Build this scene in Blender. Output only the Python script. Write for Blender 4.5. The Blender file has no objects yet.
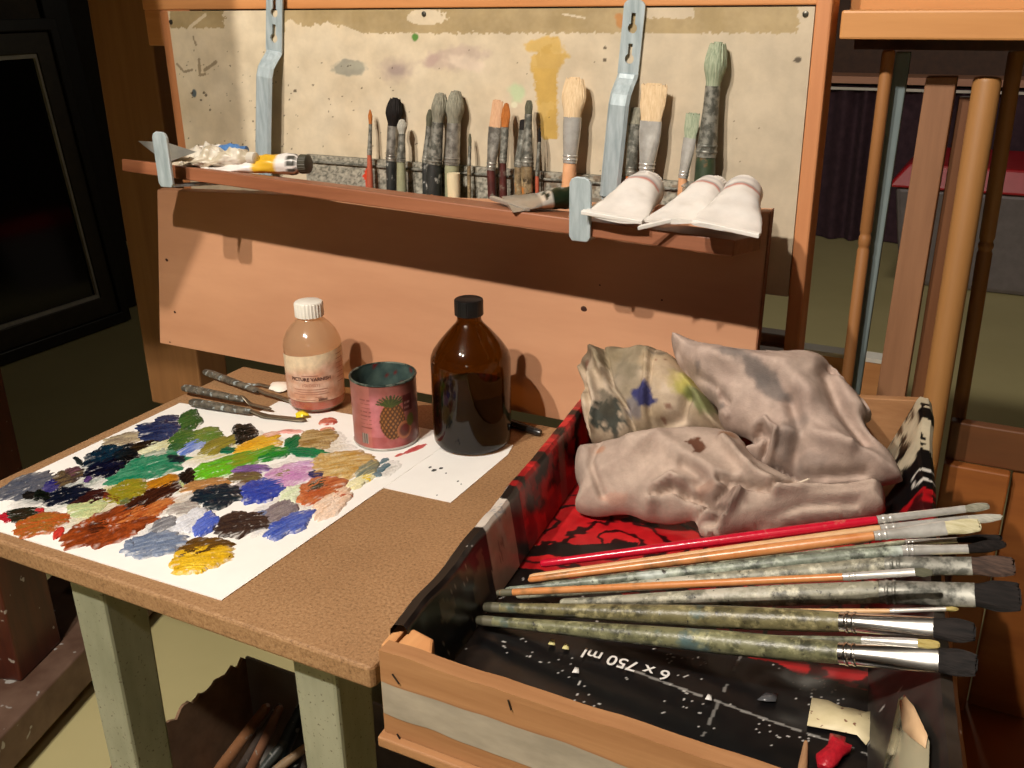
import bpy, bmesh, math, random
from math import sin, cos, pi, radians, sqrt, exp, atan2, hypot
from mathutils import Vector as V, Matrix, noise
random.seed(7)
SC = bpy.context.scene
COL = SC.collection

# ------------------------------------------------------------------ camera model (1024 x 768)
F = 979.33
PIT, ROL, YAW = radians(21.713), radians(-0.823), radians(27.644)
TT = 0.72                                   # table top height
CAM = V((0, 0, TT + 0.42))
FW = V((-sin(YAW)*cos(PIT), cos(YAW)*cos(PIT), -sin(PIT)))
_r = V((cos(YAW), sin(YAW), 0)); _u = _r.cross(FW)
RT = cos(ROL)*_r + sin(ROL)*_u
UP = -sin(ROL)*_r + cos(ROL)*_u

def ray(x, y): return (x-512)/F*RT - (y-384)/F*UP + FW
def on(x, y, p, n):
    d = ray(x, y); n = V(n); t = (V(p)-CAM).dot(n)/d.dot(n); return CAM + t*d
def PZ(x, y, z=TT): return on(x, y, (0, 0, z), (0, 0, 1))
def PY(x, y, v): return on(x, y, (0, v, 0), (0, 1, 0))
def PX(x, y, v): return on(x, y, (v, 0, 0), (1, 0, 0))
def px(p):
    d = V(p)-CAM; z = d.dot(FW); return (512+F*d.dot(RT)/z, 384-F*d.dot(UP)/z)
def depth(p): return (V(p)-CAM).dot(FW)

cam = bpy.data.cameras.new('camera'); co = bpy.data.objects.new('camera', cam); COL.objects.link(co)
cam.sensor_width = 36; cam.lens = 36*F/1024; cam.clip_start = .02; cam.clip_end = 50
m = Matrix((RT, UP, -FW)).transposed().to_4x4(); m.translation = CAM; co.matrix_world = m
SC.camera = co

# ------------------------------------------------------------------ materials
def lin(v):
    v /= 255.0
    return v/12.92 if v <= .04045 else ((v+.055)/1.055)**2.4
def C(r, g, b): return (lin(r), lin(g), lin(b), 1)
def mixc(a, b, t):
    t = max(0, min(1, t)); return tuple(a[i]+(b[i]-a[i])*t for i in range(3))

class NT:
    def __init__(s, name):
        s.m = bpy.data.materials.new(name); s.m.use_nodes = True
        s.t = s.m.node_tree; s.b = s.t.nodes['Principled BSDF']
    def n(s, typ, **kw):
        nd = s.t.nodes.new(typ)
        for k, v in kw.items():
            if k in nd.inputs: nd.inputs[k].default_value = v
            else: setattr(nd, k, v)
        return nd
    def l(s, a, b): s.t.links.new(a, b)

def mat(name, c1, c2=None, rough=.6, metal=0., scale=(30, 30, 30), detail=4, lo=.35, hi=.65, bump=0., bscale=None,
        speck=None, speck_amt=.0, speck_scale=200, coords='Object', spec=.5, coat=0., attr=None):
    M = NT(name); b = M.b
    b.inputs['Roughness'].default_value = rough; b.inputs['Metallic'].default_value = metal
    b.inputs['Specular IOR Level'].default_value = spec
    if coat: b.inputs['Coat Weight'].default_value = coat; b.inputs['Coat Roughness'].default_value = .15
    tc = M.n('ShaderNodeTexCoord'); mp = M.n('ShaderNodeMapping'); mp.inputs['Scale'].default_value = scale
    M.l(tc.outputs[coords], mp.inputs['Vector'])
    nz = M.n('ShaderNodeTexNoise', Scale=1.0, Detail=detail, Roughness=.6); M.l(mp.outputs[0], nz.inputs['Vector'])
    out = None
    if attr:
        at = M.n('ShaderNodeAttribute'); at.attribute_name = attr
        mx = M.n('ShaderNodeMix', data_type='RGBA', blend_type='MULTIPLY')
        rp = M.n('ShaderNodeValToRGB'); rp.color_ramp.elements[0].position = lo; rp.color_ramp.elements[1].position = hi
        rp.color_ramp.elements[0].color = (.82, .82, .82, 1); rp.color_ramp.elements[1].color = (1, 1, 1, 1)
        M.l(nz.outputs[0], rp.inputs[0]); mx.inputs[0].default_value = 1
        M.l(at.outputs['Color'], mx.inputs[6]); M.l(rp.outputs[0], mx.inputs[7]); out = mx.outputs[2]
    else:
        rp = M.n('ShaderNodeValToRGB'); rp.color_ramp.elements[0].position = lo; rp.color_ramp.elements[1].position = hi
        rp.color_ramp.elements[0].color = c1; rp.color_ramp.elements[1].color = c2 or c1
        M.l(nz.outputs[0], rp.inputs[0]); out = rp.outputs[0]
    if speck:
        n2 = M.n('ShaderNodeTexNoise', Scale=speck_scale, Detail=2.); M.l(tc.outputs[coords], n2.inputs['Vector'])
        r2 = M.n('ShaderNodeValToRGB'); r2.color_ramp.elements[0].position = 1-speck_amt-.04; r2.color_ramp.elements[1].position = 1-speck_amt
        M.l(n2.outputs[0], r2.inputs[0])
        mx = M.n('ShaderNodeMix', data_type='RGBA'); M.l(r2.outputs[0], mx.inputs[0]); M.l(out, mx.inputs[6]); mx.inputs[7].default_value = speck
        out = mx.outputs[2]
    M.l(out, b.inputs['Base Color'])
    if bump:
        bp = M.n('ShaderNodeBump', Strength=bump, Distance=.002)
        if bscale:
            n3 = M.n('ShaderNodeTexNoise', Scale=bscale, Detail=4.); M.l(tc.outputs[coords], n3.inputs['Vector']); M.l(n3.outputs[0], bp.inputs['Height'])
        else: M.l(nz.outputs[0], bp.inputs['Height'])
        M.l(bp.outputs[0], b.inputs['Normal'])
    return M.m

def wood(name, c1, c2, axis='x', k=1., rough=.5, bump=.15, speck=None, speck_amt=.2):
    s = {'x': (4*k, 60*k, 60*k), 'y': (60*k, 4*k, 60*k), 'z': (60*k, 60*k, 4*k)}[axis]
    return mat(name, c1, c2, rough=rough, scale=s, detail=6, lo=.3, hi=.7, bump=bump, speck=speck, speck_amt=speck_amt, speck_scale=120)

def thin_glass(name, col, rough=.04, tint=.0, body=None, amt=0.):
    M = NT(name); t = M.t; t.nodes.remove(M.b)
    o = [n for n in t.nodes if n.type == 'OUTPUT_MATERIAL'][0]
    tr = M.n('ShaderNodeBsdfTransparent'); tr.inputs[0].default_value = col
    gl = M.n('ShaderNodeBsdfGlossy'); gl.inputs['Roughness'].default_value = rough
    fr = M.n('ShaderNodeFresnel', IOR=1.5); mx = M.n('ShaderNodeMixShader')
    ge = M.n('ShaderNodeNewGeometry'); mt = M.n('ShaderNodeMath', operation='SUBTRACT'); mt.inputs[0].default_value = 1.0; M.l(ge.outputs['Backfacing'], mt.inputs[1])
    ml = M.n('ShaderNodeMath', operation='MULTIPLY'); M.l(fr.outputs[0], ml.inputs[0]); M.l(mt.outputs[0], ml.inputs[1])
    M.l(ml.outputs[0], mx.inputs[0]); M.l(gl.outputs[0], mx.inputs[2])
    if body:
        df = M.n('ShaderNodeBsdfDiffuse'); df.inputs[0].default_value = body
        m2 = M.n('ShaderNodeMixShader'); m2.inputs[0].default_value = amt
        M.l(tr.outputs[0], m2.inputs[1]); M.l(df.outputs[0], m2.inputs[2]); M.l(m2.outputs[0], mx.inputs[1])
    else: M.l(tr.outputs[0], mx.inputs[1])
    M.l(mx.outputs[0], o.inputs['Surface']); return M.m

# ------------------------------------------------------------------ mesh builder
ORG = {}
def tag(o, label=None, cat=None, group=None, kind=None):
    if label: o['label'] = label
    if cat: o['category'] = cat
    if group: o['group'] = group
    if kind: o['kind'] = kind
    return o
def thing(name, label, cat, loc, group=None):
    o = bpy.data.objects.new(name, None); COL.objects.link(o); o.location = loc; o.empty_display_size = .02
    ORG[o.name] = V(loc); return tag(o, label, cat, group)

class MB:
    def __init__(s): s.v = []; s.f = []; s.mi = []; s.c = None; s.uv = None
    def add(s, vs, fs, mi=0, cols=None):
        b = len(s.v); s.v += [V(v) for v in vs]; s.f += [tuple(b+i for i in f) for f in fs]; s.mi += [mi]*len(fs)
        if cols is not None:
            if s.c is None: s.c = [(1, 1, 1)]*b
            s.c += list(cols)
        elif s.c is not None: s.c += [(1, 1, 1)]*len(vs)
        return s
    def box(s, lo, hi, mx=None, mi=0):
        x0, y0, z0 = lo; x1, y1, z1 = hi
        vs = [V(p) for p in ((x0,y0,z0),(x1,y0,z0),(x1,y1,z0),(x0,y1,z0),(x0,y0,z1),(x1,y0,z1),(x1,y1,z1),(x0,y1,z1))]
        if mx: vs = [mx @ v for v in vs]
        return s.add(vs, [(3,2,1,0),(4,5,6,7),(0,1,5,4),(1,2,6,5),(2,3,7,6),(3,0,4,7)], mi)
    def hexa(s, b, t, mi=0):      # 4 bottom pts (ccw seen from above), 4 top pts
        return s.add(list(b)+list(t), [(3,2,1,0),(4,5,6,7),(0,1,5,4),(1,2,6,5),(2,3,7,6),(3,0,4,7)], mi)
    def lathe(s, prof, c, seg=48, mi=0, axis=None, close=False, wob=None):
        c = V(c); ax = V(axis).normalized() if axis is not None else V((0,0,1))
        a = ax.orthogonal().normalized() if axis is not None else V((1,0,0)); b = ax.cross(a)
        vs = []; fs = []
        for i, (r, z) in enumerate(prof):
            for k in range(seg):
                th = 2*pi*k/seg; rr = r*(wob(th, i) if wob else 1)
                vs.append(c+ax*z+(a*cos(th)+b*sin(th))*rr)
        n = len(prof)
        for i in range(n-1):
            for k in range(seg):
                k2 = (k+1) % seg; fs.append((i*seg+k, i*seg+k2, (i+1)*seg+k2, (i+1)*seg+k))
        if close:
            for k in range(seg): fs.append(((n-1)*seg+k, (n-1)*seg+(k+1) % seg, (k+1) % seg, k))
        else:
            if prof[0][0] > 1e-6: fs.append(tuple(reversed(range(seg))))
            if prof[-1][0] > 1e-6: fs.append(tuple((n-1)*seg+k for k in range(seg)))
        return s.add(vs, fs, mi)
    def loft(s, secs, seg=24, mi=0, colf=None, cap=True, up=None, sq=1.0, jit=None):
        # secs: list of (center, a, b, up?)  a along 'side', b along up
        n = len(secs); vs = []; fs = []; cols = []
        for i, sec in enumerate(secs):
            c, a, b = V(sec[0]), sec[1], sec[2]
            t = (V(secs[min(i+1, n-1)][0])-V(secs[max(i-1, 0)][0])).normalized()
            u0 = V(sec[3]) if len(sec) > 3 else (V(up) if up is not None else V((0, 0, 1)))
            u = (u0-t*u0.dot(t)).normalized(); w = t.cross(u)
            for k in range(seg):
                th = 2*pi*k/seg
                ct, st = cos(th), sin(th)
                if sq != 1.0:
                    ct = math.copysign(abs(ct)**sq, ct); st = math.copysign(abs(st)**sq, st)
                j = jit(i/(n-1), th, k) if jit else (1, V((0,0,0)))
                vs.append(c+(w*ct*a+u*st*b)*j[0]+j[1])
                if colf: cols.append(colf(i/(n-1), k/seg))
        for i in range(n-1):
            for k in range(seg):
                k2 = (k+1) % seg; fs.append((i*seg+k, i*seg+k2, (i+1)*seg+k2, (i+1)*seg+k))
        if cap: fs.append(tuple(reversed(range(seg)))); fs.append(tuple((n-1)*seg+k for k in range(seg)))
        return s.add(vs, fs, mi, cols if colf else None)
    def grid(s, fn, nu, nv, mi=0, colf=None, flip=False):
        vs = []; cols = []; fs = []
        for j in range(nv+1):
            for i in range(nu+1):
                p = fn(i/nu, j/nv); vs.append(p)
                if colf: cols.append(colf(i/nu, j/nv, p))
        for j in range(nv):
            for i in range(nu):
                q = (j*(nu+1)+i, j*(nu+1)+i+1, (j+1)*(nu+1)+i+1, (j+1)*(nu+1)+i)
                fs.append(tuple(reversed(q)) if flip else q)
        return s.add(vs, fs, mi, cols if colf else None)
    def prism(s, poly, dz, mi=0):   # poly: list of 3d points, extruded by vector dz
        n = len(poly); dz = V(dz); vs = [V(p) for p in poly]+[V(p)+dz for p in poly]
        fs = [tuple(reversed(range(n))), tuple(range(n, 2*n))]+[(i, (i+1) % n, n+(i+1) % n, n+i) for i in range(n)]
        return s.add(vs, fs, mi)
    def build(s, name, mats, parent=None, smooth=True, bevel=0, loc=None, fixn=True, angle=40):
        if not isinstance(mats, (list, tuple)): mats = [mats]
        if parent is not None: org = ORG[parent.name]
        elif loc is not None: org = V(loc)
        else:
            xs = [v.x for v in s.v]; ys = [v.y for v in s.v]
            org = V(((min(xs)+max(xs))/2, (min(ys)+max(ys))/2, min(v.z for v in s.v)))
        me = bpy.data.meshes.new(name); me.from_pydata([v-org for v in s.v], [], s.f)
        for mm in mats: me.materials.append(mm)
        me.polygons.foreach_set('material_index', s.mi)
        if s.c is not None:
            at = me.color_attributes.new('col', 'FLOAT_COLOR', 'POINT')
            at.data.foreach_set('color', [x for c in s.c for x in (c[0], c[1], c[2], 1.0)])
        if fixn:
            bm = bmesh.new(); bm.from_mesh(me); bmesh.ops.recalc_face_normals(bm, faces=bm.faces); bm.to_mesh(me); bm.free()
        me.update()
        if smooth:
            me.polygons.foreach_set('use_smooth', [True]*len(me.polygons)); me.set_sharp_from_angle(angle=radians(angle))
        o = bpy.data.objects.new(name, me); COL.objects.link(o)
        if parent is not None: o.parent = parent
        else: o.location = org
        ORG[o.name] = org
        if bevel:
            bv = o.modifiers.new('bevel', 'BEVEL'); bv.width = bevel; bv.segments = 2; bv.limit_method = 'ANGLE'; bv.angle_limit = radians(50)
        return o

def text2d(txt, size, align='LEFT', bold=0.0):
    cu = bpy.data.curves.new('t', 'FONT'); cu.body = txt; cu.size = size; cu.align_x = align; cu.offset = bold; cu.resolution_u = 3
    ob = bpy.data.objects.new('t', cu); COL.objects.link(ob)
    dg = bpy.context.evaluated_depsgraph_get(); ev = ob.evaluated_get(dg); me = ev.to_mesh()
    vs = [tuple(v.co) for v in me.vertices]; fs = [tuple(p.vertices) for p in me.polygons]
    ev.to_mesh_clear(); bpy.data.objects.remove(ob); bpy.data.curves.remove(cu)
    return vs, fs

def plate(outline, holes, th):
    # filled 2d outline with holes, extruded; returns verts (x,y,z) and faces
    cu = bpy.data.curves.new('t', 'CURVE'); cu.dimensions = '2D'; cu.fill_mode = 'BOTH'; cu.extrude = th/2
    for pts in [outline]+holes:
        sp = cu.splines.new('POLY'); sp.points.add(len(pts)-1); sp.use_cyclic_u = True
        for i, p in enumerate(pts): sp.points[i].co = (p[0], p[1], 0, 1)
    ob = bpy.data.objects.new('t', cu); COL.objects.link(ob)
    dg = bpy.context.evaluated_depsgraph_get(); ev = ob.evaluated_get(dg); me = ev.to_mesh()
    vs = [tuple(v.co) for v in me.vertices]; fs = [tuple(p.vertices) for p in me.polygons]
    ev.to_mesh_clear(); bpy.data.objects.remove(ob); bpy.data.curves.remove(cu)
    return vs, fs

def fbm(x, y, z=0, o=4):
    return noise.fractal(V((x, y, z)), 1.0, 2.0, o, noise_basis='PERLIN_ORIGINAL')
def sstep(a, b, x):
    t = max(0, min(1, (x-a)/(b-a))); return t*t*(3-2*t)
def inpoly(x, y, poly):
    r = False; n = len(poly); j = n-1
    for i in range(n):
        xi, yi = poly[i]; xj, yj = poly[j]
        if (yi > y) != (yj > y) and x < (xj-xi)*(y-yi)/(yj-yi)+xi: r = not r
        j = i
    return r
def segd(x, y, a, b):
    dx, dy = b[0]-a[0], b[1]-a[1]; t = max(0, min(1, ((x-a[0])*dx+(y-a[1])*dy)/(dx*dx+dy*dy+1e-9)))
    return hypot(x-a[0]-t*dx, y-a[1]-t*dy)
def lined(x, y, pts): return min(segd(x, y, pts[i], pts[i+1]) for i in range(len(pts)-1))
def ell(x, y, cx, cy, a, b, ang=0):
    t = radians(ang); dx, dy = x-cx, y-cy
    u = dx*cos(t)-dy*sin(t); w = dx*sin(t)+dy*cos(t)
    return sqrt((u/a)**2+(w/b)**2)

# ------------------------------------------------------------------ palette of materials
M_pine = wood('pine_frame', C(190,126,74), C(210,148,94), 'x', 1)
M_pinez = wood('pine_upright', C(186,120,76), C(208,142,96), 'z', 1)
M_plank = wood('reddish_plank', C(126,74,46), C(158,100,68), 'x', 1.2)
M_post = wood('brown_post', C(126,86,50), C(146,102,62), 'z', 1)
M_ply = mat('plywood', C(184,132,98), C(204,152,116), rough=.5, scale=(3, 20, 14), detail=5, lo=.3, hi=.7, bump=.05)
M_plyedge = mat('plywood_edge', C(95,52,30), C(140,85,52), rough=.7, scale=(5, 300, 5), lo=.4, hi=.6)
M_galv = mat('galvanised_steel', C(150,164,168), C(182,194,198), rough=.5, metal=.15, scale=(150, 150, 25), bump=.08)
M_hole = mat('dark_slot', C(20,18,16), rough=.9)
M_chip = None
M_paper = mat('white_paper', C(238,234,228), C(242,239,233), rough=.55, scale=(20, 20, 20))
M_floor = mat('vinyl_floor', C(196,184,132), C(206,194,142), rough=.5, scale=(2, 2, 2))
M_wall = mat('dark_wall', C(44,39,33), C(50,45,38), rough=.9)
M_leg = mat('grey_green_paint', C(128,130,108), C(152,152,130), rough=.55, scale=(25, 25, 8), speck=C(104,98,78), speck_amt=.31, speck_scale=320, bump=.1)
M_silver = mat('nickel_ferrule', C(196,192,184), C(222,219,212), rough=.26, metal=.5, scale=(80, 80, 80))
M_oldsilver = mat('tarnished_ferrule', C(130,126,118), C(184,180,170), rough=.34, metal=.6, scale=(120, 120, 120), lo=.4, hi=.6)
M_chrome = mat('bright_chrome', C(200,196,190), C(226,222,216), rough=.2, metal=1., scale=(80, 80, 80))
M_dkferr = mat('paint_stained_ferrule', C(88,88,80), C(146,144,134), rough=.42, metal=.3, scale=(160, 160, 160), lo=.42, hi=.58)
M_white_pl = mat('white_plastic', C(225,218,205), C(235,230,218), rough=.4)
M_black_pl = mat('black_plastic', C(18,17,17), C(24,23,22), rough=.35)
M_vc = {}
def vcm(name, rough=.5, scale=(60, 60, 60), bump=0., bscale=None, spec=.5, coat=0., metal=0.):
    if name not in M_vc: M_vc[name] = mat(name, C(255,255,255), rough=rough, scale=scale, bump=bump, bscale=bscale, spec=spec, coat=coat, attr='col', metal=metal)
    return M_vc[name]
def lc(r, g, b): return (lin(r), lin(g), lin(b))
def lcs(*a): return [lc(*x) for x in a]

def flatm(rgb, rough=.5, name='paint', v=10, **kw):
    a = C(*rgb); b = C(*[min(255, c+v) for c in rgb])
    return mat(name, a, b, rough=rough, **kw)

# ================================================================== the room
def struct(name, mb, mt, **kw):
    o = mb.build(name, mt, **kw); tag(o, kind='structure'); return o
struct('floor', MB().box((-4, -2.5, -.05), (4, 6, 0)), M_floor, smooth=False)
struct('ceiling', MB().box((-4, -2.5, 2.5), (4, 6, 2.55)), M_wall, smooth=False)
struct('wall_back', MB().box((-4, 6, 0), (4, 6.1, 2.5)), M_wall, smooth=False)
struct('wall_front', MB().box((-4, -2.6, 0), (4, -2.5, 2.5)), M_wall, smooth=False)
struct('wall_left', MB().box((-4.1, -2.5, 0), (-4, 6, 2.5)), M_wall, smooth=False)
struct('wall_right', MB().box((4, -2.5, 0), (4.1, 6, 2.5)), M_wall, smooth=False)

# ================================================================== work table
def make_chip():
    M = NT('chipboard'); tc = M.n('ShaderNodeTexCoord')
    n1 = M.n('ShaderNodeTexNoise', Scale=400., Detail=6., Roughness=.75); n2 = M.n('ShaderNodeTexVoronoi', Scale=190.); n3 = M.n('ShaderNodeTexNoise', Scale=9., Detail=3.)
    for n in (n1, n2, n3): M.l(tc.outputs['Object'], n.inputs['Vector'])
    r = M.n('ShaderNodeValToRGB'); e = r.color_ramp.elements
    e[0].position = .28; e[0].color = C(92,64,40); e[1].position = .72; e[1].color = C(182,144,104)
    k = r.color_ramp.elements.new(.45); k.color = C(150,113,76)
    M.l(n1.outputs[0], r.inputs[0])
    r2 = M.n('ShaderNodeValToRGB'); r2.color_ramp.elements[0].position = .0; r2.color_ramp.elements[1].position = .12
    r2.color_ramp.elements[0].color = (.45, .4, .36, 1); r2.color_ramp.elements[1].color = (1, 1, 1, 1)
    M.l(n2.outputs['Distance'], r2.inputs[0])
    mx = M.n('ShaderNodeMix', data_type='RGBA', blend_type='MULTIPLY'); mx.inputs[0].default_value = .55; M.l(r.outputs[0], mx.inputs[6]); M.l(r2.outputs[0], mx.inputs[7])
    r3 = M.n('ShaderNodeValToRGB'); r3.color_ramp.elements[0].position = .35; r3.color_ramp.elements[1].position = .65
    r3.color_ramp.elements[0].color = (.84, .82, .8, 1); r3.color_ramp.elements[1].color = (1, 1, 1, 1); M.l(n3.outputs[0], r3.inputs[0])
    m2 = M.n('ShaderNodeMix', data_type='RGBA', blend_type='MULTIPLY'); m2.inputs[0].default_value = 1; M.l(mx.outputs[2], m2.inputs[6]); M.l(r3.outputs[0], m2.inputs[7])
    M.l(m2.outputs[2], M.b.inputs['Base Color']); M.b.inputs['Roughness'].default_value = .65
    bp = M.n('ShaderNodeBump', Strength=.35, Distance=.001); M.l(n1.outputs[0], bp.inputs['Height']); M.l(bp.outputs[0], M.b.inputs['Normal'])
    return M.m
M_chip = make_chip()
table = thing('work_table', 'low work table with a bare chipboard top on grey-green square legs', 'table', (-.575, .64, 0))
TL, TR_, TF, TB = -.815, -.337, .434, .846
mb = MB(); mb.prism([(TL, TF, TT-.018), (TR_-.002, TF, TT-.018), (TR_, TF+.004, TT-.018), (TR_-.006, TB, TT-.018), (TL, TB, TT-.018)], (0, 0, .018))
mb.build('table_top', M_chip, table, smooth=False, bevel=.0025)
for (lx, ly) in ((-.662, .452), (-.424, .452), (-.662, .79), (-.424, .79)):
    mb = MB(); mb.hexa([(lx+.008, ly+.004, 0), (lx+.036, ly+.004, 0), (lx+.036, ly+.036, 0), (lx+.008, ly+.036, 0)],
                       [(lx, ly, TT-.0185), (lx+.04, ly, TT-.0185), (lx+.04, ly+.044, TT-.0185), (lx, ly+.044, TT-.0185)])
    mb.build('leg', M_leg, table, smooth=False, bevel=.003)

# ---- painting palette sheet, with its daubs
PS = TT+.0012
pal = thing('palette_paper', 'white paper sheet used as a palette, covered with dabs of oil paint', 'paper', (-.6, .6, TT))
def sheet(name, pts, z, mt, parent, th=.0008):
    mb = MB(); mb.prism([(p.x, p.y, z) for p in pts], (0, 0, th)); return mb.build(name, mt, parent, smooth=False)
A = [PZ(-2, 493), PZ(222, 601), PZ(386, 486), PZ(455, 437), PZ(300, 392), PZ(180, 405)]
a0 = V((-.794, .462, 0)); a1 = V((-.484, .450, 0)); a2 = V((-.470, .775, 0)); a3 = V((-.794, .722, 0))
sheet('paper_sheet', [V((-.797, .442, 0)), V((-.484, .4500, 0)), V((-.472, .783, 0)), V((-.797, .722, 0))], TT+.0002, M_paper, pal)
lower = MB(); lp = [PZ(370, 482), PZ(451, 503), PZ(508, 455), V((-.41, .79, 0)), V((-.70, .80, 0)), V((-.7, .75, 0)), PZ(380, 470)]
lower.prism([(p.x, p.y, TT+.0001) for p in [V((-.50, .653, 0)), PZ(451, 503), PZ(508, 455), V((-.412, .787, 0)), V((-.70, .775, 0)), V((-.70, .735, 0))]], (0, 0, .0006))
o = lower.build('paper_sheet', M_paper, smooth=False)
tag(o, 'bare white paper sheet under the pineapple can and the amber bottle', 'paper')

M_daub = vcm('wet_oil_paint', rough=.34, scale=(300, 300, 300), bump=.5, bscale=420, spec=.35)
NH = 16
DA = [
 (60,500,62,10,17,(196,200,188),(224,224,216)),(140,462,60,12,18,(170,196,180),(214,220,206)),(100,515,50,12,18,(206,196,160),(224,214,190)),(190,500,40,9,20,(206,190,170),(226,220,212)),(230,450,50,10,14,(214,206,150),(228,224,200)),
 (300,474,45,13,12,(214,196,196),(230,222,214)),(300,500,36,11,22,(218,214,200),(232,226,216)),(270,517,34,12,25,(190,192,206),(222,222,226)),(175,530,38,12,18,(206,208,214),(228,228,230)),(85,480,50,12,18,(150,160,150),(206,208,200)),(320,448,30,14,10,(220,208,186),(232,226,214)),(56,492,40,12,18,(120,124,124),(180,184,180)),
 (170,440,36,10,18,(176,186,150),(220,220,200)),(120,490,30,9,16,(190,176,110),(214,206,160)),(200,480,44,8,14,(170,190,110),(204,210,160)),(385,470,16,6,20,(220,216,206),(232,228,222)),
  # cx, cy, half length, half width, slope deg, colour, second colour
 (27,487,29,10,20,(88,92,106),(112,112,118)),(52,486,11,5.5,15,(48,46,110),(92,86,130)),(66,478,18,7,20,(112,96,72),(70,60,60)),
 (123,440,19,5.5,12,(150,136,118),(182,168,140)),(111,457,28,10,18,(26,60,78),(30,34,48)),(146,468,40,11,17,(38,128,96),(90,150,120)),
 (158,447,22,5,15,(224,226,190),(205,200,160)),(156,455,13,4.5,12,(186,190,176),(160,170,150)),
 (86,509,20,7,12,(172,190,142),(200,200,150)),(41,524,26,9,12,(184,98,52),(152,112,58)),(109,527,44,14,18,(164,86,46),(120,62,36)),
 (141,514,34,8,24,(172,96,52),(196,128,76)),(162,484,18,6,20,(194,136,42),(160,110,40)),(129,492,24,10.5,12,(142,140,48),(158,140,50)),
 (112,498,12,4,-15,(120,60,38),(90,44,30)),(126,501,8,5,5,(112,96,50),(80,110,60)),
 (67,496.5,22,8,15,(22,30,46),(34,38,56)),(90,498.5,18,6,17,(76,42,36),(50,30,34)),(22,515,18,5.5,8,(40,52,36),(60,50,40)),
 (5,518,6,5,-20,(188,32,48),(160,28,40)),(38,513,7,4,30,(200,40,52),(180,60,60)),(59,533,8,4,45,(216,54,42),(190,60,50)),
 (98,528,15,7,15,(86,46,30),(110,60,36)),(150,499,34,7.5,27,(58,32,26),(84,50,34)),(188,477,9,6,38,(46,32,26),(36,26,24)),
 (204,486,24,5,12,(188,142,92),(160,120,80)),(125,457,16,8.5,15,(16,20,24),(30,40,44)),(109,468,23,8,18,(16,20,38),(30,34,60)),
 (145,446,21,4,15,(46,36,28),(70,58,36)),(174,460.5,12,4,5,(22,30,50),(26,60,60)),(29,496,7,4.5,15,(12,12,14),(30,24,20)),(42,497,9,5,-5,(14,16,16),(30,40,30)),
 (88,480,5,3,30,(90,60,120),(60,40,90)),(78,461,6,2.6,-40,(20,24,26),(40,50,50)),(72,473,9,4,20,(120,86,96),(80,60,60)),
 (158,432,22,9,8,(36,43,78),(66,76,112)),(168,420,12,3.5,5,(40,46,82),(70,74,100)),(192,447,15,5,28,(104,130,200),(150,166,210)),
 (219,446,21,6,22,(152,142,64),(126,120,60)),(184,440,16,8,18,(92,122,60),(70,104,56)),(190,421,12,8,20,(52,88,48),(80,110,60)),(205,437,18,6.5,12,(104,132,64),(130,140,70)),
 (178,446,10,5,15,(60,96,60),(70,110,70)),(227,451,9,3,0,(22,112,82),(20,90,70)),(258,446,24,6.5,15,(226,182,52),(214,160,50)),
 (242,460,42,6,15,(92,160,52),(140,150,50)),(215,470,24,8,16,(106,192,50),(120,170,50)),(273,455,20,5,14,(50,140,52),(30,120,70)),
 (306,453,20,4.2,-4,(22,130,82),(18,110,80)),(293,443,9,5,32,(20,120,76),(16,100,60)),(244,434,12,9,18,(26,36,32),(14,18,18)),
 (317,440,19,8.5,8,(190,166,122),(150,120,70)),(328,422,9,3,5,(180,82,72),(206,130,110)),(327,430,8,2,10,(216,132,112),(220,160,130)),
 (270,436,10,2.5,15,(224,160,140),(230,190,170)),(290,432,12,1.4,2,(214,140,130),(230,170,160)),
 (251,470.6,19,4.2,5,(140,106,166),(110,90,130)),(246,478,16,5,5,(126,116,76),(110,90,70)),(300,467,15,4,12,(206,166,206),(220,190,216)),
 (288,477,26,9,15,(196,140,186),(214,180,206)),(284,476,11,5,5,(150,146,96),(140,120,90)),(319,475,13,4,5,(70,66,112),(60,60,90)),
 (341,466,29,12,10,(190,150,82),(214,190,140)),(347,458,6,4,10,(200,160,70),(120,90,50)),(368,470,12,6,30,(120,130,120),(170,160,120)),
 (384,461.5,5,2,25,(96,124,134),(120,140,146)),(385.5,467,5.5,2.4,20,(92,122,132),(120,140,146)),(380,471,6,2.4,12,(92,118,128),(120,140,146)),(377,475.5,5.5,2.4,8,(96,122,130),(120,140,146)),(373,467,5,2.5,25,(110,130,130),(120,140,146)),
 (361,482,14,4,25,(240,232,190),(236,226,170)),(366.5,478.5,6.5,4,10,(240,210,70),(232,196,60)),
 (292,495,12,6.5,25,(214,224,190),(226,228,206)),(333,503,22,8.5,32,(230,192,160),(240,216,196)),(321,491,25,10.5,18,(176,96,60),(200,130,86)),(340,497,10,4,5,(198,110,72),(186,96,60)),(318,488,14,6.5,18,(86,82,66),(60,64,54)),
 (262.5,491,22.5,10.5,14,(56,74,160),(76,92,176)),(217,497,26,10,8,(38,54,62),(30,42,58)),(243,487,8,3,-5,(150,140,140),(170,160,160)),
 (184,509,15,5,10,(166,156,150),(190,184,176)),(164,525,14,5,24,(126,126,132),(160,160,164)),(192,521,18,8,25,(214,216,224),(230,230,234)),
 (281,513,17,8.5,25,(126,116,122),(150,140,140)),(262,516,8,4,20,(90,104,150),(120,130,160)),(288,526,25,8,25,(72,92,172),(110,126,190)),
 (243.5,524,26,10,9,(64,50,48),(80,64,56)),(205,525,15,7.5,32,(76,100,192),(110,128,206)),
 (157,545,32,10,12,(112,126,152),(150,160,178)),(130,547,6,6,0,(108,124,150),(130,140,160)),
 (200,558,29,12,12,(226,184,48),(214,170,40)),(203,550,24,9,12,(120,88,40),(92,70,36)),(195,567,14,6,5,(236,196,50),(226,180,40)),
]
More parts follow.
